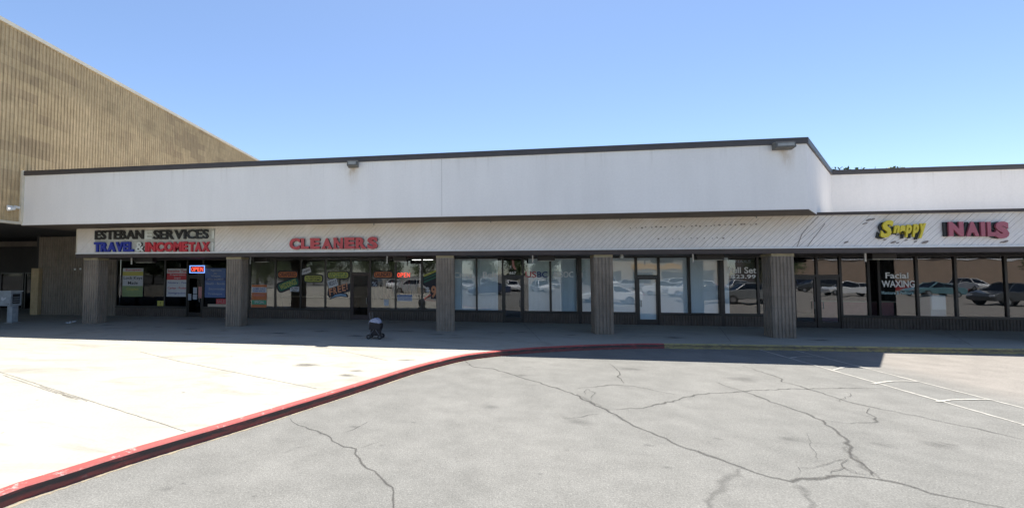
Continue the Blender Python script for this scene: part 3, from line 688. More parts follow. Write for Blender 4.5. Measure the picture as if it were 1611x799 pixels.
# two round wall plates on the ribbed wall
for k, (xx_, yy_, w_) in enumerate(((117.5, 423.5, 'left-hand'), (126, 423, 'right-hand'))):
    q = ony(xx_, yy_, YW-.12); t = MB().tube((q.x, YW-.115, q.z), (q.x, YW-.08, q.z), .055, n=16).tube((q.x, YW-.125, q.z), (q.x, YW-.114, q.z), .02, n=8)
    tag(t.build('wall_plate', M_WHITE, org=(q.x, YW, q.z)), 'small round white wall plate, the %s of two on the ribbed brown wall' % w_, 'wall plate', 'round wall plates')
# lamps and box fixtures below the awning
M_DIFF = mat('diffuser', (.55,.55,.50), .4, .05, 3)
wh = [((207,412), (215,243), 'over the travel agency window'), ((394,409), (402,423), 'just right of the second pillar'), ((609,407), (619,640), 'over the right-hand windows of the cleaners'), ((838,405), (846,872), 'over the lettering in the blinds window'), ((1090,401), (1093,1136), 'over the empty unit with white panels'), ((1361,400), (1367,1405), 'over the nail salon')]
for (cxp, cyp), (xa, xb), txt in wh:
    q = ony(cxp, cyp, 18.6); a = ony(xa, cyp, 18.9).x; b = ony(xb, cyp, 18.9).x
    t = thing('awning_light', 'dark box light under the awning, '+txt, 'light fixture', (q.x, 18.9, 3.2), 'box lights under the awning')
    MB().box(a, b, 18.75, 19.05, 2.98, 3.195).build('housing', M_FRAME, t, bevel=.01)
    MB().box(a+.04, b-.04, 18.79, 19.01, 2.962, 2.979).build('diffuser', M_DIFF, t)
    MB().tube((q.x, 18.6, 2.88), (q.x, 18.6, 3.195), .03, n=8).build('conduit', M_WHITE, t)
q = ony(978, 399, 17.9); t = MB().ball((q.x, 17.9, 3.09), .07).tube((q.x, 17.9, 3.13), (q.x, 17.9, 3.199), .045)
tag(t.build('ceiling_lamp', M_DIFF, org=(q.x, 17.9, 3.2), smooth=True), 'small round cream lamp under the awning beside the fourth pillar', 'lamp')

# ================================================================== SHOP SIGNS ON THE AWNING
def pb(x0, x1, y0, y1, Y=YA): return pbox(x0, x1, y0, y1, Y)
M_SBLK = mat('letter_black', (.012,.012,.012), .35, 0); M_SBLU = mat('letter_blue', (.012,.03,.33), .4, .1, 2); M_SRED = mat('letter_red', (.50,.02,.035), .4, .1, 2)
M_SIDE = mat('letter_side', (.05,.045,.045), .6, 0); M_GHOST = mat('letter_ghost', (.62,.64,.60), .5, .1, 5)
M_CLN = mat('letter_faded_red', (.50,.075,.08), .55, .15, 3)
YL = YA-.02
x0, x1, z0, z1 = pb(150, 338, 361.5, 397)
t = thing('shop_sign', 'three-colour letter sign reading ESTEBAN SERVICES over TRAVEL and INCOMETAX on the awning', 'sign', (x0, YA, z0), 'letter signs on the awning')
MB().plate([(x0, z0+.02), (x1, z0+.02), (x1, z1), (x0, z1)], YL+.002, YL+.008).build('stained_patch', mat('sign_patch', (.46,.46,.41), .7, .18, 6), t)
def L(word, a, b, c, d, m, sd=M_SIDE, bold=.03, gap=.12, dep=.09, sh=0.0, dy=None):
    A = pb(a, b, c, d); letters(t, word, A[0], A[1], A[2], A[3], YL, dep, m, sd, bold, gap, sh, dy)
L('ESTEBAN', 152, 227.5, 362.6, 376.6, M_SBLK, bold=.02); L('E', 229, 241, 363, 376, M_GHOST, M_GHOST, dep=.03)
L('SERVICES', 243.5, 329.5, 361.8, 376.2, M_SBLK, bold=.02); L('I', 334, 338, 363, 375, M_GHOST, M_GHOST, dep=.03)
L('TRAVEL', 150.5, 212.5, 380.8, 396.2, M_SBLU, M_SBLU, .05, .02); L('&', 216, 229.5, 381, 396, M_GHOST, M_SIDE, .03)
L('INCOME', 231, 297, 380.8, 396, M_SRED, M_SRED, .05, .05); L('TAX', 299.5, 331.5, 380.8, 396, M_SRED, M_SRED, .05, .04)
L('i', 333.5, 337, 381, 395, M_GHOST, M_GHOST, dep=.03)
x0, x1, z0, z1 = pb(457, 596, 373, 393)
t = thing('shop_sign', 'faded red block letters reading CLEANERS on the awning', 'sign', (x0, YA, z0), 'letter signs on the awning')
def slab(word, spans, m):
    for ch, (a, b, c, d) in zip(word, spans):
        A = pb(a, b, c, d); mb = MB(); put_text(mb, ch, A[0], A[1], A[2], A[3], YL, .12, .055)
        hgt = A[3]-A[2]; sw = .11*hgt
        if ch in 'LEANR':                         # slab feet of the block lettering
            for fx in ((0, .42), (.60, 1)):
                if ch in 'LE' and fx[0] > 0: continue
                mb.box(A[0]+(A[1]-A[0])*fx[0]-.01, A[0]+(A[1]-A[0])*fx[1]+.01, YL-.121, YL-.001, A[2]-.004, A[2]+sw)
        if ch in 'LENR': mb.box(A[0]-.02, A[0]+(A[1]-A[0])*.42, YL-.121, YL-.001, A[3]-sw, A[3]+.004)
        o = mb.build('letter', [m, M_SIDE], t)
        for p in o.data.polygons:
            if abs(p.normal.y) < .7: p.material_index = 1
slab('CLEANERS', [(457.3,474,375,393),(475.5,488,375.5,391.8),(490,505,375,391.8),(508,524,375,391.8),(526.5,541,374.5,391.7),(543.5,559.5,374,391.6),(561,577.5,374,391.5),(579,595.5,373,392)], M_CLN)
x0, x1, z0, z1 = pb(1370, 1582, 347, 376)
t = thing('shop_sign', 'yellow script and pink block letters reading Snappy NAILS on the awning', 'sign', (x0, YA, z0), 'letter signs on the awning')
M_YL = mat('letter_yellow', (.66,.52,.03), .4, .08, 2); M_PK = mat('letter_pink', (.38,.10,.13), .5, .12, 2)
def double(ch, a, b, c, d, m, bold, sh, rot=0.0, off=(-.08, -.04)):
    A = pb(a, b, c, d); k = MB(); put_text(k, ch, A[0]+off[0], A[1]+off[0], A[2]+off[1], A[3]+off[1], YL, .05, bold, sh, rot); k.build('letter_shadow', M_SBLK, t)
    k = MB(); put_text(k, ch, A[0], A[1], A[2], A[3], YL-.055, .05, bold, sh, rot); k.build('letter', m, t)
for ch, a, b, c, d in (('S',1379,1402,347.5,374),('n',1400,1411,355,367),('a',1410,1420,355,368),('p',1418,1430,354,373.5),('p',1429,1441,353,373),('y',1439,1453,352,375)): double(ch, a, b, c, d, M_YL, .05, .35, .06)
for ch, a, b in (('N',1487,1510),('A',1514,1534),('I',1537,1543.5),('L',1547,1560),('S',1560,1581)): double(ch, a, b, 349.5 if ch != 'S' else 349, 372 if ch != 'S' else 375.5, M_PK, .07, 0, 0, (-.10, .0))

# ================================================================== THINGS IN AND ON THE GLASS
YG = YW-.012
def poster(x0, x1, y0, y1, base, bands, texts, label, cat='poster', Y=YG, name='poster', rot=0.0, group=None):
    A = pb(x0, x1, y0, y1, Y); t = thing(name, label, cat, ((A[0]+A[1])/2, Y, A[2]), group)
    hh = A[3]-A[2]; ww = A[1]-A[0]; cx, cz = (A[0]+A[1])/2, (A[2]+A[3])/2
    def rp(pts): return [(cx+(x-cx)*math.cos(rot)-(z-cz)*math.sin(rot), cz+(x-cx)*math.sin(rot)+(z-cz)*math.cos(rot)) for x, z in pts]
    MB().plate(rp([(A[0], A[2]), (A[1], A[2]), (A[1], A[3]), (A[0], A[3])]), Y-.006, Y-.001).build('sheet', base, t)
    for v0, v1, m in bands:
        MB().plate(rp([(A[0]+.003, A[3]-v1*hh), (A[1]-.003, A[3]-v1*hh), (A[1]-.003, A[3]-v0*hh), (A[0]+.003, A[3]-v0*hh)]), Y-.009, Y-.0065).build('colour_band', m, t)
    for s, u0, u1, v0, v1, m in texts:
        mb = MB(); X0, X1, Z0, Z1 = A[0]+u0*ww, A[0]+u1*ww, A[3]-v1*hh, A[3]-v0*hh
        put_text(mb, s, X0, X1, Z0, Z1, Y-.0095, .003, .012)
        if rot: mb.v = [(cx+(x-cx)*math.cos(rot)-(z-cz)*math.sin(rot), y, cz+(x-cx)*math.sin(rot)+(z-cz)*math.cos(rot)) for x, y, z in mb.v]
        mb.build('lettering', m, t)
    return t
c_ = lambda n, *rgb: mat(n, rgb, .6, .08, 5)
P_W = c_('paper_white', .52,.54,.58); P_Y = c_('paper_yellow', .50,.46,.10); P_R = c_('paper_red', .50,.05,.06); P_B = c_('paper_blue', .09,.15,.34); P_BL = c_('ink_pale', .34,.38,.45); P_K = c_('ink_black', .02,.02,.03)
P_G = c_('paper_green', .22,.30,.14); P_O = c_('paint_orange', .55,.17,.06); P_DB = c_('ink_blue', .05,.07,.30); P_DG = c_('paint_dark_green', .03,.13,.09); P_YG = c_('paint_yellow_green', .45,.47,.10); P_PK = c_('paper_pink', .50,.22,.22); P_T = c_('paper_tan', .5,.42,.33); P_LB = c_('paint_light_blue', .20,.32,.45)
poster(193, 225, 422, 466.5, P_W, [(.12,.26,P_Y),(.62,1.0,P_G)], [('European',.15,.9,.02,.11,P_R),('Lock Keys',.05,.97,.29,.42,P_K),('Made',.27,.75,.46,.57,P_K),('Copies',.2,.8,.68,.80,P_Y)], 'white, yellow and green poster reading Lock Keys Made in the dark window')
poster(262.5, 295.5, 422.5, 466.5, P_W, [(.17,.40,P_R)], [('Income Tax',.06,.95,.03,.14,P_R),('Preparation',.15,.88,.19,.27,P_W),('aqui',.35,.65,.30,.38,P_W),('Notary - Fax',.06,.94,.47,.55,P_DB),('Cartas - Poder',.05,.94,.65,.73,P_R),('Inmigracion',.1,.9,.84,.92,P_DB)], 'white and red poster reading Income Tax beside the OPEN sign')
poster(322.5, 355, 422, 468, P_B, [(.33,.42,c_('poster_navy', .06,.09,.22))], [('Agencia',.25,.8,.04,.11,P_BL),('de',.43,.57,.14,.20,P_BL),('Viajes',.28,.75,.23,.31,P_BL),('APTO. BASEMENT',.12,.9,.345,.405,P_BL),('Health - Bonds',.06,.95,.48,.56,P_BL),('Encomiendas',.2,.95,.66,.74,P_BL),('Trabajos',.15,.85,.84,.92,P_BL)], 'tall blue poster with pale lettering right of the OPEN sign')
poster(340, 355.5, 470, 478, P_R, [], [('SALE',.1,.9,.2,.8,P_PK)], 'small red placard at the foot of the window under the blue poster')
poster(327, 355.5, 478.3, 483, P_T, [], [], 'pale tan strip of paper lying along the sill under the blue poster', 'paper')
poster(247.5, 257.5, 473, 481, P_Y, [], [('!',.45,.55,.2,.8,P_K)], 'small yellow paper near the sill of the dark window', 'paper')
for k, (a, b, c, d, l) in enumerate(((296,301,462,472,'small grey note taped to the left edge of the travel agency door'), (304,310,452,462,'upper grey note taped in the middle of the travel agency door'), (303.5,310,463,471,'lower grey note taped in the middle of the travel agency door'), (312.5,318,451,469,'tall pinkish note taped to the right edge of the travel agency door'))):
    poster(a, b, c, d, P_PK if k == 3 else P_BL, [], [], l, 'note', YW-.035, 'door_note', group='notes on the travel agency door')
# neon signs
def neon(x0, x1, y0, y1, word, border, label, Y=YG):
    A = pb(x0, x1, y0, y1, Y); t = thing('neon_sign', label, 'neon sign', ((A[0]+A[1])/2, Y, A[2]), 'lit OPEN signs')
    red = mat('neon_red', (.8,.05,.03), .5, 0, emit=(1,.10,.06), es=.75); blu = mat('neon_blue', (.1,.2,.8), .5, 0, emit=(.22,.42,1), es=.6)
    if border:
        MB().box(A[0], A[1], Y-.03, Y-.002, A[2], A[3]).build('backing', M_BLACK, t); f = .045
        MB().box(A[0], A[1], Y-.05, Y-.031, A[3]-f, A[3]).box(A[0], A[1], Y-.05, Y-.031, A[2], A[2]+f).box(A[0], A[0]+f, Y-.05, Y-.031, A[2]+f, A[3]-f).box(A[1]-f, A[1], Y-.05, Y-.031, A[2]+f, A[3]-f).build('blue_tube', blu, t)
        z0, z1, X0, X1 = A[2]+.09, A[3]-.09, A[0]+.10, A[1]-.08
    else: z0, z1, X0, X1 = A[2], A[3], A[0], A[1]
    w = (X1-X0)/len(word)
    for i, ch in enumerate(word):
        mb = MB(); put_text(mb, ch, X0+i*w+.015, X0+(i+1)*w-.02, z0, z1, Y-.033, .02, 0.0 if border else -.005); mb.build('letter', red, t)
neon(299, 323, 417.5, 429.5, 'OPEN', True, 'lit red OPEN sign with a blue border in the travel agency window')
neon(625, 645.5, 429, 436, 'OPEN', False, 'lit plain red OPEN sign in the cleaners window')
# painted window art of the cleaners
def pill(x0, x1, y0, y1, base, inner, txt, tm, label, rot=0.0, split=None):
    A = pb(x0, x1, y0, y1, YG); cx, cz = (A[0]+A[1])/2, (A[2]+A[3])/2; t = thing('window_sign', label, 'window sign', (cx, YG, A[2]), 'painted signs on the cleaners windows')
    def pl(a, z, b, zt, n=6):
        r = min((zt-z)/2, (b-a)/2)*.75; o = []
        for (qx, qz, s) in ((b-r, z+r, -90), (b-r, zt-r, 0), (a+r, zt-r, 90), (a+r, z+r, 180)):
            for k in range(n+1): th = R_(s+90*k/n); o.append((qx+r*math.cos(th), qz+r*math.sin(th)))
        return [(cx+(x-cx)*math.cos(rot)-(zz-cz)*math.sin(rot), cz+(x-cx)*math.sin(rot)+(zz-cz)*math.cos(rot)) for x, zz in o]
    MB().plate(pl(A[0], A[2], A[1], A[3]), YG-.004, YG-.001).build('outline', P_K, t)
    e = (A[3]-A[2])*.14
    MB().plate(pl(A[0]+e, A[2]+e, A[1]-e, A[3]-e), YG-.0065, YG-.0045).build('fill', inner, t)
    n = len(txt); hh = (A[3]-A[2]-2.6*e)/n
    for i, s in enumerate(txt):
        mb = MB(); zt = A[3]-1.3*e-i*hh; put_text(mb, s, A[0]+2.2*e, A[1]-2.2*e, zt-hh*.88, zt-hh*.08, YG-.007, .003, .02)
        mb.v = [(cx+(x-cx)*math.cos(rot)-(z-cz)*math.sin(rot), y, cz+(x-cx)*math.sin(rot)+(z-cz)*math.cos(rot)) for x, y, z in mb.v]
        mb.build('lettering', tm, t)
    return t
pill(436.5, 469, 426, 438, P_K, P_O, ['DRAPERIES'], P_K, 'orange pill-shaped painted sign reading DRAPERIES')
pill(435, 472, 439, 456, P_K, P_DG, ['WEDDINGS'], P_YG, 'dark green slanted painted sign below the orange one', rot=.35)
pill(477.5, 508.5, 431.5, 445, P_K, P_YG, ['ALTERATIONS', 'UNIFORMS'], P_K, 'yellow pill-shaped painted sign reading ALTERATIONS')
pill(514.5, 549.5, 426.5, 439, P_K, P_YG, ['LEATHER &', 'SUEDE'], P_DG, 'yellow-green pill-shaped painted sign above the word FREE')
pill(587, 618.5, 426, 438, P_K, P_O, ['LAUNDRY'], P_K, 'orange and black pill-shaped painted sign right of the cleaners door')
poster(473.5, 489, 422, 430.5, P_W, [], [('Coupon',.1,.9,.2,.8,P_K)], 'small white tilted tag above the yellow painted sign', 'window sign', rot=.30, name='window_sign', group='small tags on the glass')
poster(516, 531, 439.5, 451, P_W, [], [('WE',.1,.35,.2,.8,P_K),('DO IT',.42,.92,.2,.8,P_K)], 'small white tilted tag touching the top of the word FREE', 'window sign', rot=.30, name='window_sign', group='small tags on the glass')
poster(456.5, 470.5, 451, 458.5, P_W, [], [('24 HRS',.1,.9,.15,.5,P_K),('ONLY',.2,.8,.6,.9,P_K)], 'small white sign with dark writing under the slanted green sign', 'window sign', name='window_sign')
poster(396, 419.5, 448, 484, P_O, [(.10,.34,P_W),(.66,.86,c_('poster_green', .10,.34,.20))], [('SAME DAY',.1,.9,.13,.20,P_DB),('SERVICE',.1,.9,.23,.31,P_DB),('EVERYDAY',.15,.9,.40,.50,P_PK),('SPECIAL',.2,.85,.70,.80,P_W)], 'orange, white and green poster in the window right of the second pillar')
A = pb(515, 552, 445, 471, YG); t = thing('window_sign', 'painted sign with orange slanted word FREE over a blue swoosh', 'window sign', (A[0], YG, A[2])); 
w_, h_ = A[1]-A[0], A[3]-A[2]; P = lambda u, v: (A[0]+u*w_, A[2]+v*h_)
MB().plate([P(0,.28),P(.08,.10),P(.95,.50),P(1.0,1.0),P(.90,.95),P(.04,.66)], YG-.004, YG-.001).build('outline', P_K, t)
MB().plate([P(.10,.03),P(.14,.0),P(.35,.13),P(.6,.18),P(.86,.13),P(.88,.22),P(.82,.36),P(.55,.40),P(.30,.32)], YG-.0065, YG-.0045).build('swoosh_outline', P_K, t)
MB().plate([P(.16,.06),P(.35,.18),P(.6,.22),P(.83,.17),P(.79,.32),P(.55,.35),P(.32,.27)], YG-.009, YG-.007).build('swoosh', P_LB, t)
for i, ch in enumerate('FREE!'):
    mb = MB(); a = .08+i*.18; X0, X1 = A[0]+a*w_, A[0]+(a+(.15 if ch != '!' else .06))*w_; zz = A[2]+(.24+i*.09)*h_
    put_text(mb, ch, X0, X1, zz, zz+.42*h_, YG-.0095, .003, .03, 0, .12); mb.build('letter', c_('paint_salmon', .58,.25,.13), t)
poster(625, 648.5, 463.5, 473.5, P_W, [(.05,.25,P_B)], [('DRY CLEAN ONLY',.05,.95,.34,.52,P_DB),('SUITS  DRESSES',.05,.95,.64,.82,P_DB)], 'white and blue notice low in the cleaners window below the plain red OPEN sign', 'notice')
poster(604, 611.5, 471, 481, P_W, [], [('HOURS',.15,.85,.1,.3,P_BL)], 'small pale card standing low in the window right of the cleaners door', 'card')
t = poster(584.5, 594, 442, 451, P_K, [], [('%',.1,.9,.1,.9,P_BL)], 'small dark sticker with pale scribbled marks right of the cleaners door', 'sticker')
A = pb(665.5, 688, 426, 470, YG); t = thing('window_sign', 'painted price sign with green stripes and large orange 99 beside the third pillar', 'window sign', (A[0], YG, A[2]))
w_, h_ = A[1]-A[0], A[3]-A[2]; w_ *= 1.25
MB().plate([P(0,.5),P(0,.8),P(1,1.12),P(1,.0),P(.45,.0),P(.40,.32)], YG-.004, YG-.001).build('outline', P_K, t)
for v in (.56, .67, .78): MB().plate([P(.04,v),P(.95,v+.24),P(.95,v+.31),P(.04,v+.07)], YG-.0065, YG-.0045).build('stripe', P_DG if v < .7 else P_YG, t)
for i in range(2): mb = MB(); put_text(mb, '9', A[0]+(.45+.33*i)*w_, A[0]+(.75+.33*i)*w_, A[2]+.03*h_, A[2]+.47*h_, YG-.007, .003, .04); mb.build('numeral', c_('paint_salmon', .58,.25,.13), t)
mb = MB(); put_text(mb, '$', A[0]+.15*w_, A[0]+.36*w_, A[2]+.22*h_, A[2]+.42*h_, YG-.007, .003, .02); mb.build('numeral', P_W, t)
# serif lettering of the association, made of the plain glyph with slab feet
def wordsign(segs, label, Y=YG, serif=True):
    a0 = pb(*segs[0][1:5], Y); t = thing('window_lettering', label, 'lettering', (a0[0], Y, a0[2]))
    for wd, a, b, c, d, m in segs:
        A = pb(a, b, c, d, Y); mb = MB(); put_text(mb, wd, A[0], A[1], A[2], A[3], Y-.001, .003, .02)
        if serif:
            vs = sorted(set(round(v[0], 2) for v in mb.v)); h = A[3]-A[2]
        mb.build('lettering', m, t)
    return t
I_W = mat('vinyl_white', (.86,.88,.88), .5, .05, 3); I_R = mat('vinyl_red', (.50,.08,.10), .5, 0); I_B = mat('vinyl_blue', (.03,.06,.22), .5, 0)
wordsign([('Citrus',713.5,747,428,437.2,I_W), ('Belt',759.5,782,427.5,436.8,I_W)], 'pale lettering reading Citrus Belt across two windows with vertical blinds')
wordsign([('US',826.5,843.5,427,436.5,I_R), ('BC',845,861.5,427,436.5,I_B)], 'red and navy lettering reading USBC on the blinds window')
wordsign([('ASSOC',869,902,427,436.5,I_W), ('I',914,917,429,436,I_W)], 'pale lettering reading ASSOC right of the navy letters')
wordsign([('667',801.5,812,427,431.5,I_W)], 'white house number 667 on the glass above the office door')
wordsign([('Facial',1393,1429,428.5,438,I_W), ('WAXING',1387,1439,441,452,I_W), ('Manicure & Pedicure',1387,1437,458,463,mat('vinyl_aqua', (.35,.52,.55), .5, 0))], 'white lettering reading Facial WAXING on the nail salon window')
wordsign([('Full Set',1146,1190,420,430,I_W), ('$23.99',1150,1189,432,439,I_W)], 'white lettering reading Full Set on the window left of the last pillar')
poster(1148, 1190, 408, 446, c_('poster_charcoal', .02,.02,.022), [], [('NAILS',.2,.8,.03,.14,P_BL)], 'large charcoal poster board behind the Full Set lettering', Y=YW+.09)
# flag sticker above the office door
A = pb(804, 812, 409, 424.5, YG); t = thing('flag_sticker', 'small pinkish ribbon-shaped flag sticker above the office door number', 'sticker', (A[0], YG, A[2])); w_, h_ = A[1]-A[0], A[3]-A[2]
MB().plate([P(.2,1),P(.55,.95),P(.65,.5),P(1,.05),P(.75,0),P(.4,.2),P(.2,.5)], YG-.004, YG-.001).build('ribbon', P_PK, t)
MB().plate([P(-.3,.2),P(.0,.15),P(.05,.4),P(-.25,.42)], YG-.004, YG-.001).build('star_patch', P_W, t)
# blinds in the office windows
M_BL = mat('blind_fabric', (.76,.84,.88), .7, .06, 2)
def blinds(x0, x1, label):
    t = thing('vertical_blind', label, 'blind', ((x0+x1)/2, YW+.13, ZH), 'vertical blinds in the office windows')
    MB().box(x0, x1, YW+.10, YW+.16, ZH-.10, ZH-.04).build('rail', M_WHITE, t)
    m = MB(); x = x0+.05
    while x < x1-.02:
        a = R_(18+random.uniform(-7, 7)); c, s = math.cos(a)*.055, math.sin(a)*.055
        m.add([(x-c, YW+.13-s, ZS+.03), (x+c, YW+.13+s, ZS+.03), (x+c, YW+.13+s, ZH-.1), (x-c, YW+.13-s, ZH-.1)], [(0,1,2,3)]); x += .095
    m.build('slats', M_BL, t)
blinds(wx(714), wx(750)-.04, 'pale blue vertical blinds behind the word Citrus')
blinds(wx(750)+.04, wx(783), 'pale blue vertical blinds behind the word Belt')
blinds(wx(832), wx(866)-.04, 'pale blue vertical blinds behind the navy letters BC')
blinds(wx(866)+.04, wx(909)-.04, 'pale blue vertical blinds behind the word ASSOC')
blinds(wx(913.5), wx(936), 'narrow strip of pale vertical blinds left of the fourth pillar')
# white panels boarding the vacant unit from inside
for a, b, l, m in ((961, 1000, 'white panel behind the window right of the fourth pillar', 0), (1002, 1036, 'white panel behind the glass door of the empty unit', 1), (1038, 1083, 'white panel behind the window right of the empty unit door', 0), (1085, 1131, 'white panel behind the widest window of the empty unit', 0), (1138, 1149, 'narrow white panel at the left edge of the window with the charcoal poster', 0)):
    tag(MB().box(wx(a)+.02, wx(b)-.02, YW+.07, YW+.10, kz+.02, ZH-.02).build('white_panel', G_WHITE, org=(wx((a+b)/2), YW+.08, kz)), l, 'panel', 'white panels inside the empty unit')
for a, b, l in ((1474, 1500, 'pale refrigerator-like cabinet behind the nail salon window'),):
    t = thing('cabinet', 'tall pale cabinet standing inside the nail salon window', 'cabinet', (wx(1487), YW+.6, kz)); x0, x1 = wx(1474), wx(1499)
    MB().box(x0, x1, YW+.3, YW+.9, kz+.02, 1.55).build('body', mat('cabinet_white', (.45,.52,.56), .3, .05, 2), t, bevel=.02); MB().box(x0+.03, x1-.03, YW+.27, YW+.30, .95, 1.52).build('door', G_WHITE, t)
# interiors: counters and garments
def counter(x, y, w, label, mm):
    t = thing('counter', label, 'counter', (x, y, kz)); MB().box(x-w/2, x+w/2, y-.3, y+.3, kz+.012, 1.08).build('body', mm, t); MB().box(x-w/2-.05, x+w/2+.05, y-.36, y+.36, 1.083, 1.13).build('top', P_T, t)
counter(wx(470), YW+3.2, 4.5, 'long counter inside the cleaners', mat('counter_brown', (.16,.10,.07), .5, .2, 2))
counter(wx(640), YW+2.6, 2.6, 'short counter inside the cleaners near the red OPEN sign', P_T)
counter(wx(240), YW+1.8, 2.2, 'dim desk counter inside the travel agency', M_INTD)
counter(wx(1440), YW+3.2, 3.0, 'low manicure counter inside the nail salon', P_PK)
t = thing('garment_rail', 'rail of hanging dark clothes inside the cleaners', 'clothes rail', (wx(590), YW+3.6, kz)); X = wx(590)
MB().tube((X-.9, YW+3.6, 2.1), (X+2.2, YW+3.6, 2.1), .02).tube((X-.9, YW+3.6, kz+.01), (X-.9, YW+3.6, 2.1), .02).tube((X+2.2, YW+3.6, kz+.01), (X+2.2, YW+3.6, 2.1), .02).build('rail', M_GREY, t)
for k in range(14):
    x = X-.7+k*.2; c = random.choice([(.06,.08,.14), (.20,.20,.22), (.04,.04,.05), (.25,.12,.10), (.16,.22,.26)])
    MB().plate([(x-.03, 2.06), (x-.05, 1.0+random.random()*.3), (x+.06, 1.0), (x+.03, 2.06)], YW+3.38, YW+3.82).build('garment', mat('cloth_%d' % (k % 5), c, .9, .1, 5), t)
M_TUBE = mat('fluorescent', (.8,.8,.75), .5, 0, emit=(1,.96,.86), es=3.0)
for k, (px_, yy, l) in enumerate(((492, 1.6, 'left'), (528, 1.6, 'middle'), (650, 3.4, 'right'))):
    x = wx(px_); t = thing('ceiling_light', 'lit fluorescent light inside the cleaners, the %s-hand one' % l if l != 'middle' else 'lit fluorescent ceiling light inside the cleaners, the middle one', 'ceiling light', (x, YW+yy, 3.29), 'fluorescent lights inside the cleaners')
    MB().box(x-.62, x+.62, YW+yy-.15, YW+yy+.15, 3.22, 3.29).build('housing', M_WHITE, t); MB().box(x-.58, x+.58, YW+yy-.11, YW+yy+.11, 3.205, 3.219).build('diffuser', M_TUBE, t)

# ================================================================== THINGS ON THE WALKWAY
# news rack at the left
p = onz(15, 508, kz); bx, by = p.x, p.y
t = thing('newspaper_box', 'grey-blue newspaper box on a thick pedestal beside the store entrance', 'newspaper box', (bx, by, kz))
NB = mat('newsbox_blue_grey', (.27,.30,.33), .5, .2, 5)
zt = onz(15, 508, kz); zb0, zb1 = ony(15, 481, by).z, ony(15, 459, by).z
MB().box(bx-.14, bx+.14, by-.02, by+.26, kz+.03, zb0).build('pedestal', NB, t, bevel=.01); MB().box(bx-.22, bx+.22, by-.08, by+.32, kz, kz+.03).build('base_plate', M_GREY, t)
body = MB().box(bx-.45, bx+.16, by-.13, by+.37, zb0, zb1).build('body', NB, t, bevel=.015)
MB().box(bx-.48, bx+.20, by-.17, by+.42, zb1, zb1+.05).build('lid', mat('newsbox_pale', (.42,.45,.48), .5, .1, 5), t, bevel=.01)
MB().box(bx+.161, bx+.172, by-.04, by+.28, zb0+.10, zb1-.10).build('window', M_BLACK, t)
for k in range(3): MB().box(bx+.173, bx+.178, by-.02, by+.26, zb0+.17+k*.10, zb0+.20+k*.10).build('headline_strip', NB, t)
MB().plate([(bx-.36, zb0+.30), (bx-.24, zb0+.24), (bx-.10, zb0+.33), (bx-.05, zb0+.42), (bx-.20, zb0+.36), (bx-.32, zb0+.42)], by-.137, by-.131).build('emblem', P_W, t)
MB().tube((bx-.05, by-.16, zb0+.1), (bx+.10, by-.16, zb0+.1), .015, n=8).build('handle', M_GREY, t)
# crumpled white paper
p = onz(112, 509, kz); mb = MB(); n = 9; r = random.Random(3)
vs = [(p.x+(i-4)*.055, p.y+(j-1.5)*.07+r.uniform(-.03,.03), kz+.012+abs(r.gauss(0,.03))+(.07 if i > 6 else 0)+.03*((i+j) % 2)) for j in range(4) for i in range(n)]
mb.add(vs, [(j*n+i, j*n+i+1, (j+1)*n+i+1, (j+1)*n+i) for j in range(3) for i in range(n-1)])
tag(mb.build('paper_litter', mat('litter_white', (.70,.72,.76), .8, .05, 9), org=(p.x, p.y, kz)), 'crumpled white paper lying on the pavement left of the first pillar', 'litter')
# small folding pushchair by the cleaners door
p = onz(589, 534, kz); X, Y = p.x, p.y+.25
t = thing('stroller', 'small dark stroller with a dull blue canopy standing in front of the cleaners door', 'stroller', (X, Y, kz))
ST = mat('stroller_frame', (.10,.10,.11), .4, .1, 5); DK = mat('stroller_fabric', (.030,.026,.026), .9, .2, 9); BC = mat('canopy_cloth', (.30,.33,.44), .85, .3, 9)
for s in (-.20, .20):
    MB().tube((X-.22, Y+s*.9, kz+.1), (X+.12, Y+s*.9, kz+.55), .014).tube((X+.18, Y+s*.9, kz+.1), (X-.17, Y+s*.9, kz+.62), .014).tube((X-.17, Y+s*.9, kz+.62), (X-.20, Y+s*.9, kz+.92), .011).build('frame', ST, t)
MB().tube((X-.20, Y-.18, kz+.92), (X-.20, Y+.18, kz+.92), .014).build('handle', M_BLACK, t)
for sx in (-.22, .18):
    for s in (-.20, .20):
        w = MB().tube((X+sx, Y+s-.02, kz+.085), (X+sx, Y+s+.02, kz+.085), .085, n=18).build('wheel', M_BLACK, t); MB().tube((X+sx, Y+s-.024, kz+.085), (X+sx, Y+s+.024, kz+.085), .035, n=12).build('hub', ST, w)
MB().add([(X-.15,Y-.17,kz+.32),(X+.17,Y-.17,kz+.28),(X+.17,Y+.17,kz+.28),(X-.15,Y+.17,kz+.32),(X-.20,Y-.17,kz+.60),(X-.13,Y-.17,kz+.62),(X-.13,Y+.17,kz+.62),(X-.20,Y+.17,kz+.60),(X+.19,Y-.17,kz+.36),(X+.19,Y+.17,kz+.36)],
     [(0,1,2,3),(0,3,7,4),(0,4,5),(3,6,7),(4,7,6,5),(1,8,9,2),(0,5,8,1),(3,2,9,6)]).build('seat', DK, t)
MB().box(X-.17, X+.16, Y-.16, Y+.16, kz+.12, kz+.34).build('basket', DK, t, bevel=.02)
mb = MB(); n = 10
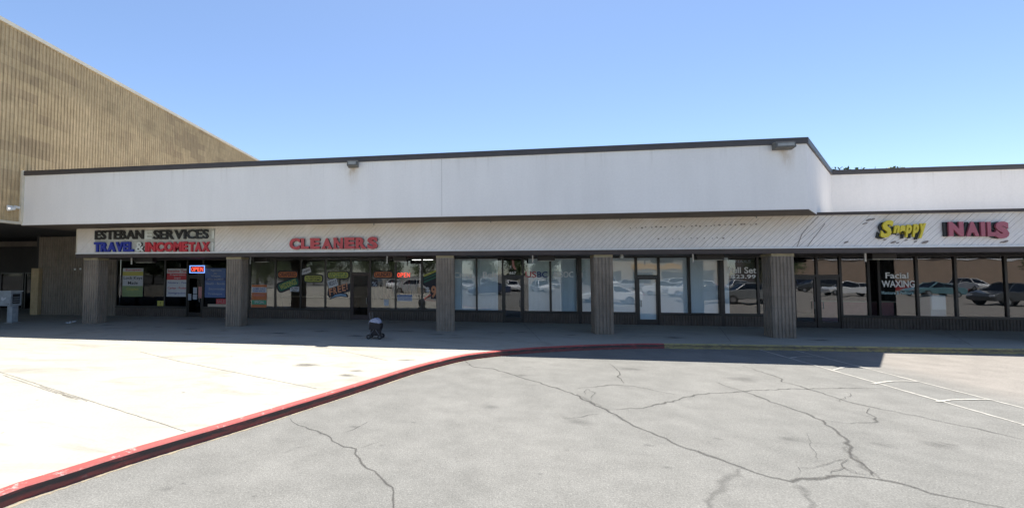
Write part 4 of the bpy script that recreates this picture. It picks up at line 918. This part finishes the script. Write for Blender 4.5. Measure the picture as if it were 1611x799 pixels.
for k in range(n):
    a0 = R_(10+165*k/n); a1 = R_(10+165*(k+1)/n); mb.m = 0
    f = lambda a, y: (X-.03+.20*math.cos(a), Y+y, kz+.52+.20*math.sin(a))
    mb.add([f(a0,-.19), f(a1,-.19), f(a1,.19), f(a0,.19)], [(0,1,2,3)])
    mb.add([f(a0,-.19), f(a1,-.19), (X-.03, Y-.19, kz+.52)], [(0,1,2)]); mb.add([f(a0,.19), f(a1,.19), (X-.03, Y+.19, kz+.52)], [(0,1,2)])
mb.build('canopy', BC, t, smooth=False)
MB().plate([(X-.21, kz+.34), (X+.19, kz+.34), (X+.21, kz+.50), (X+.10, kz+.56), (X-.20, kz+.60)], Y-.205, Y-.19).plate([(X-.21, kz+.34), (X+.19, kz+.34), (X+.21, kz+.50), (X-.20, kz+.60)], Y+.19, Y+.205).build('side_panel', DK, t)

# ================================================================== TREES
def leafmat(name, a, b):
    m, nt, bs = newmat(name)
    oi = nt.nodes.new('ShaderNodeNewGeometry'); c = ramp(nt, oi.outputs['Random Per Island'], [(0.0, a), (1.0, b)])
    nt.links.new(c, bs.inputs['Base Color']); bs.inputs['Roughness'].default_value = .7; return m
M_LEAF = leafmat('foliage_green', (.05,.085,.025), (.13,.17,.06)); M_LEAFO = leafmat('foliage_orange', (.16,.075,.025), (.30,.15,.05)); M_BARK = mat('bark', (.12,.09,.065), .95, .25, 5)
def tree_proto(seed, h, rad, m, nleaf=7000, ls=.15):
    r = random.Random(seed); t = thing('tree', '', 'tree', (0, 0, 0))
    tk = MB(); tk.tube((0,0,-.1), (.1,0,h*.45), .22, .15); cl = []
    for k in range(7):
        a = k*2.4+r.random(); q = (math.cos(a)*rad*.6*r.uniform(.5,1), math.sin(a)*rad*.6*r.uniform(.5,1), h*r.uniform(.6,.88)); tk.tube((.1,0,h*r.uniform(.3,.45)), q, .09, .03, n=7); cl.append((q, rad*r.uniform(.32,.55)))
    for k in range(5): cl.append(((r.uniform(-.7,.7)*rad, r.uniform(-.7,.7)*rad, h*r.uniform(.22,.5)), rad*r.uniform(.35,.5)))
    cl += [((0,0,h*.85), rad*.5)]*5; tk.build('trunk', M_BARK, t)
    cr = MB()
    for k in range(nleaf):
        (c, R) = r.choice(cl); d = Vector((r.gauss(0,1), r.gauss(0,1), r.gauss(0,.8))).normalized()*R*(r.random()**.4)
        p = Vector(c)+d; u = Vector((r.gauss(0,1), r.gauss(0,1), r.gauss(0,1))).normalized(); v = u.orthogonal().normalized(); s = ls*r.uniform(.6,1.3)
        cr.add([p-u*s, p+v*s*.6, p+u*s, p-v*s*.6], [(0,1,2,3)])
    cr.build('crown', m, t); return t
def put(t, loc, rz, label, group, first=False, sc=1.0):
    o = t if first else copy_tree(t)
    o.location = loc; o.rotation_euler = (0, 0, rz); o.scale = (sc, sc, sc); o['label'] = label; o['group'] = group; return o
tA = tree_proto(1, 8.5, 3.6, M_LEAF); tB = tree_proto(2, 7.0, 3.2, M_LEAFO); tC = tree_proto(3, 7.6, 3.4, M_LEAF)
# tips of trees just showing over the right-hand parapet
g = 'trees behind the arcade'
def behind(tr, px_, yt, Y, lab, first=False, h=8.5):
    yt += 5.2
    q = ony(px_, yt, Y); put(tr, (q.x, Y, 0), random.random()*6, lab, g, first, q.z/h)
behind(tA, 1313, 261, 46, 'dark green tree top just showing where the parapet steps down', True, 8.9); behind(tC, 1352, 263.5, 48, 'dark green tree top showing low over the right-hand parapet, second from the step', True, 8.0)
behind(tA, 1400, 261.5, 50, 'faint tree top barely showing over the right-hand parapet, farthest from the step', False, 8.9)

# ================================================================== THE CAR PARK BEHIND THE CAMERA (seen mirrored in the windows)
def mir(x, y): q = onz(x, y, 0); return q.x, 2*YW-q.y
S2 = thing('opposite_store', 'low beige store across the car park, mirrored right of the fourth pillar', 'building', (34, -50, 0))
MB().box(22, 46, -66, -50, 0, 5.4).build('wall', mat('beige_stucco', (.42,.35,.26), .9, .12, 1), S2); MB().box(21.8, 46.2, -66.2, -49.8, 5.4, 5.8).build('coping', M_CREAM, S2)
for k in range(4): MB().box(23.5+k*5.6, 27+k*5.6, -50.05, -49.97, .3, 2.9).build('window', M_GDARK, S2)
MB().box(29, 38, -50.1, -49.9, 3.4, 4.3).build('sign_band', mat('sign_orange', (.6,.33,.08), .6, .05, 2), S2)
S3 = thing('opposite_store', 'tall tan store at the far right, mirrored in the nail salon windows', 'building', (82, -52, 0))
MB().box(58, 112, -70, -52, 0, 7.0).build('wall', mat('peach_stucco', (.33,.24,.175), .9, .12, 1), S3); MB().box(57.8, 112.2, -70.2, -51.8, 7.0, 7.4).build('coping', M_CREAM, S3); MB().box(62, 104, -51.97, -51.9, 5.0, 5.4).build('band', M_WHITE, S3)
g = 'trees across the car park'; tl = []
nt_ = 25
ORD = 'first second third fourth fifth sixth seventh eighth ninth tenth eleventh twelfth thirteenth fourteenth fifteenth sixteenth seventeenth eighteenth nineteenth twentieth twenty-first twenty-second twenty-third twenty-fourth twenty-fifth'.split()
for k in range(nt_): tl.append((-126+k*6.0+random.uniform(-1,1), -46+random.uniform(-3,3), (tA,tC)[k % 2], 'green tree opposite, %s from the left in a row lengthened to darken reflections' % ORD[k]))  # left part of the row added out of view, to darken the mirrored horizon
for k, (x, y) in enumerate(((49,-44),(55,-48))): tl.append((x, y, tA, 'green tree between the beige and the tan store, %s one' % ('left','right')[k]))
tl.append((62,-17,tB,'orange-leaved tree at the right of the car park')); tl.append((70,-22,tC,'green tree beside the orange-leaved one')); tl.append((-34,-20,tA,'lone green tree on the left side of the car park'))
for x, y, tr, w in tl: put(tr, (x, y, 0), x*1.3, w, g, tr is tB, 1.0)
# parked cars
M_TYRE = mat('tyre', (.02,.02,.02), .85, 0); M_RIM = mat('rim', (.45,.45,.46), .3, 0, metal=.8); M_HL = mat('headlight', (.7,.7,.72), .15, 0); M_TL = mat('tail_light', (.35,.02,.02), .25, 0)
M_CG = make_glass('car_glass', 1.7, (.10,.11,.12), 0.0)
def paint(n, c): 
    m = mat(n, c, .3, 0); m.node_tree.nodes['Principled BSDF'].inputs['Coat Weight'].default_value = .7; return m
def car_proto(kind, pm, cat):
    t = thing(cat+'_car' if cat != 'suv' else 'parked_suv', '', 'car', (0,0,0)); t.name = {'sedan':'parked_sedan','suv':'parked_suv','hatch':'parked_hatchback'}[kind]
    L_, Wd = 4.7, 1.82
    if kind == 'sedan': lo = [(-2.35,.32),(2.35,.32),(2.38,.62),(2.2,.78),(1.15,.95),(-1.45,.98),(-2.2,1.0),(-2.38,.85)]; gr = [(1.15,.95),(.35,1.42),(-.75,1.45),(-1.55,1.02)]
    elif kind == 'suv': lo = [(-2.3,.38),(2.3,.38),(2.35,.75),(2.15,.98),(1.15,1.12),(-2.28,1.16),(-2.34,.8)]; gr = [(1.15,1.12),(.5,1.66),(-1.85,1.70),(-2.22,1.16)]
    else: lo = [(-2.05,.34),(2.15,.34),(2.2,.65),(2.0,.85),(1.1,1.02),(-2.0,1.06),(-2.1,.8)]; gr = [(1.1,1.02),(.35,1.5),(-1.4,1.52),(-2.0,1.06)]
    mb = MB(); mb.v = []; hw = Wd/2
    def loft(prof, ws, m):
        n = len(prof); vs = []
        for yy, k in ws: vs += [(x*k, yy, z) for x, z in prof]
        mb.add(vs, [(r*n+j, r*n+(j+1) % n, (r+1)*n+(j+1) % n, (r+1)*n+j) for r in range(len(ws)-1) for j in range(n)]+[list(range(n))[::-1], [(len(ws)-1)*n+j for j in range(n)]])
    loft(lo, [(-hw,.965),(-hw+.12,1),(hw-.12,1),(hw,.965)], 0)
    n = len(gr); ins = .0; vs = []
    for s in (-1, 1):
        for x, z in gr: vs.append((x, s*(hw-.06-(.20 if z > gr[0][1]+.2 else 0)), z))
    rv = MB(); 
    body = mb.build('body', pm, t, bevel=.05, smooth=False)
    mb2 = MB(); mb2.add(vs, [(0,1,2,3),(7,6,5,4),(0,4,5,1),(2,6,7,3),(1,5,6,2)]); mb2.build('greenhouse', M_CG, t)
    a, b_ = vs[1], vs[6]
    MB().box(gr[2][0]-.03, gr[1][0]+.02, -hw+.245, hw-.245, gr[1][1]-.005, gr[2][1]+.035).build('roof', pm, t, bevel=.015)
    class _P:
        def tube(s, *a, **k): MB().tube(*a, **k).build('window_pillar', pm, t)
    pr = _P()
    for s in (-1, 1):
        y_ = s*(hw-.06)
        for i0, i1 in ((0,1),(3,2)):
            a = Vector(vs[i0+(4 if s > 0 else 0)]); c = Vector(vs[i1+(4 if s > 0 else 0)]); pr.tube(a, c, .045, .04, n=6)
        xm = (gr[1][0]+gr[2][0])/2; pr.tube((xm, s*(hw-.05), gr[0][1]), (xm, s*(hw-.255), gr[1][1]), .035, n=6)
    for s in (-1, 1):
        for x in (-1.38, 1.42):
            r = .36 if kind == 'suv' else .32
            w = MB().tube((x, s*(hw-.20), r), (x, s*(hw+.01), r), r, n=24).build('wheel', M_TYRE, t, bevel=.02); MB().tube((x, s*(hw-.02), r), (x, s*(hw+.025), r), r*.62, r*.55, n=16).build('rim', M_RIM, w)
        zz = lo[2][1]
        MB().box(lo[1][0]-.06, lo[1][0]+.04, s*.62-.2, s*.62+.2, zz-.02, zz+.12).build('headlight', M_HL, t, bevel=.02); MB().box(-lo[1][0]-.08 if kind != 'hatch' else -2.12, -lo[1][0]+.05 if kind != 'hatch' else -1.98, s*.66-.16, s*.66+.16, zz+.1, zz+.26).build('tail_light', M_TL, t, bevel=.02)
    return t
def repaint(t, pm):
    for ch in t.children:
        if ch.name.split('.')[0] in ('body', 'roof', 'window_pillar'):
            ch.data = ch.data.copy(); ch.data.materials[0] = pm
WH = paint('paint_white', (.75,.75,.74)); SI = paint('paint_silver', (.40,.41,.42)); DKP = paint('paint_charcoal', (.05,.055,.06)); BLU = paint('paint_navy', (.04,.06,.12)); RDP = paint('paint_red', (.35,.03,.03)); GRP = paint('paint_grey', (.20,.21,.21)); TEA = paint('paint_teal', (.10,.22,.25))
protos = {k: car_proto(k, WH, k) for k in ('sedan', 'suv', 'hatch')}
used = set()
cars = [ # kind, mirrored pixel of the wheels, heading (deg), paint, colour word, place words
 ('suv', (648,462), 176, SI, 'silver', 'mirrored in the cleaners window with the red OPEN sign'),
 ('sedan', (806,458), 88, WH, 'white', 'seen from behind in the office door reflection'),
 ('sedan', (852,459), 80, WH, 'white', 'mirrored beside the red and navy letters'),
 ('sedan', (768,464), 172, BLU, 'navy', 'mirrored low in the window with the word Belt'),
 ('sedan', (958,477), 183, WH, 'white', 'largest in the reflections right of the fourth pillar'),
 ('suv', (1178,478), 186, GRP, 'grey', 'mirrored in the window with the Full Set lettering'),
 ('hatch', (1045,464), 200, WH, 'white', 'mirrored beside the empty unit door'),
 ('suv', (1085,468), 186, WH, 'white', 'mirrored behind the post between two white panels'),
 ('sedan', (1115,476), 186, DKP, 'charcoal', 'mirrored low in the widest white-panelled window'),
 ('hatch', (1335,466), 192, WH, 'white', 'mirrored right of the salon double door'),
 ('sedan', (1415,460), 185, RDP, 'red', 'mirrored under the word WAXING'),
 ('sedan', (1470,466), 180, TEA, 'teal', 'mirrored above the pale salon cabinet'),
 ('suv', (1590,480), 170, DKP, 'charcoal', 'mirrored at the right edge of the salon windows'),
 ('sedan', (735,455), 90, SI, 'silver', 'parked nose-in far behind the word Citrus'),
 ('suv', (700,452), 90, DKP, 'charcoal', 'parked nose-in far behind the third pillar'),
 ('sedan', (905,452), 92, SI, 'silver', 'parked nose-in far behind the word ASSOC'),
 ('suv', (960,450), 92, WH, 'white', 'parked nose-in far behind the fourth pillar'),
 ('sedan', (1010,449), 92, RDP, 'red', 'parked nose-in far behind the empty unit door'),
 ('suv', (1075,449), 95, SI, 'silver', 'parked nose-in far behind the empty unit'),
 ('sedan', (1150,450), 95, WH, 'white', 'parked nose-in far behind the charcoal poster'),
 ('sedan', (1260,452), 95, BLU, 'navy', 'parked nose-in far behind the salon double door'),
 ('sedan', (985,456), 184, SI, 'silver', 'mirrored at middle distance right of the fourth pillar'),
 ('suv', (1058,456), 184, WH, 'white', 'mirrored at middle distance over the empty unit door'),
 ('sedan', (1105,458), 184, RDP, 'red', 'mirrored at middle distance behind the white panels'),
 ('sedan', (1160,458), 184, SI, 'silver', 'mirrored at middle distance under the charcoal poster'),
 ('suv', (1285,459), 190, DKP, 'charcoal', 'mirrored at middle distance in the salon door'),
 ('sedan', (870,452), 92, GRP, 'grey', 'parked nose-in far behind the navy letters'),
 ('hatch', (765,452), 90, SI, 'silver', 'parked nose-in far behind the word Belt'),
 ('sedan', (1385,454), 95, SI, 'silver', 'parked nose-in far behind the word Facial'),
 ('suv', (1530,458), 95, WH, 'white', 'mirrored at middle distance before the orange-leaved tree'),
 ('sedan', (620,454), 90, WH, 'white', 'parked nose-in far behind the cleaners door'),
 ('hatch', (590,452), 90, GRP, 'grey', 'parked nose-in far behind the cleaners door'),
]
names = {'sedan': 'sedan', 'suv': 'sport utility car', 'hatch': 'hatchback'}
for kind, (x, y), hd_, pm, cw, place in cars:
    X, Y = mir(x, y); first = kind not in used; used.add(kind)
    if first: base = protos[kind]; o = base
    else: o = copy_tree(protos[kind])
    o.location = (X, Y, 0); o.rotation_euler = (0, 0, R_(hd_)); repaint(o, pm)
    o['label'] = '%s %s %s' % (cw, names[kind], place); o['category'] = 'car'; o['group'] = 'cars parked across the car park'
# utility pole mirrored in the cleaners window
X, Y = mir(661, 463); t = thing('light_pole', 'pale car park light pole mirrored beside the silver car', 'light pole', (X, Y, 0))
MB().tube((X,Y,0), (X,Y,.8), .3, .3, n=16).build('footing', M_CONC, t); MB().tube((X,Y,.8), (X,Y,8.5), .09, .06, n=12).build('pole', M_WHITE, t); MB().box(X-.7, X+.7, Y-.15, Y+.15, 8.5, 8.65).build('lamp_head', M_GREY, t, bevel=.02)
bpy.context.view_layer.update()
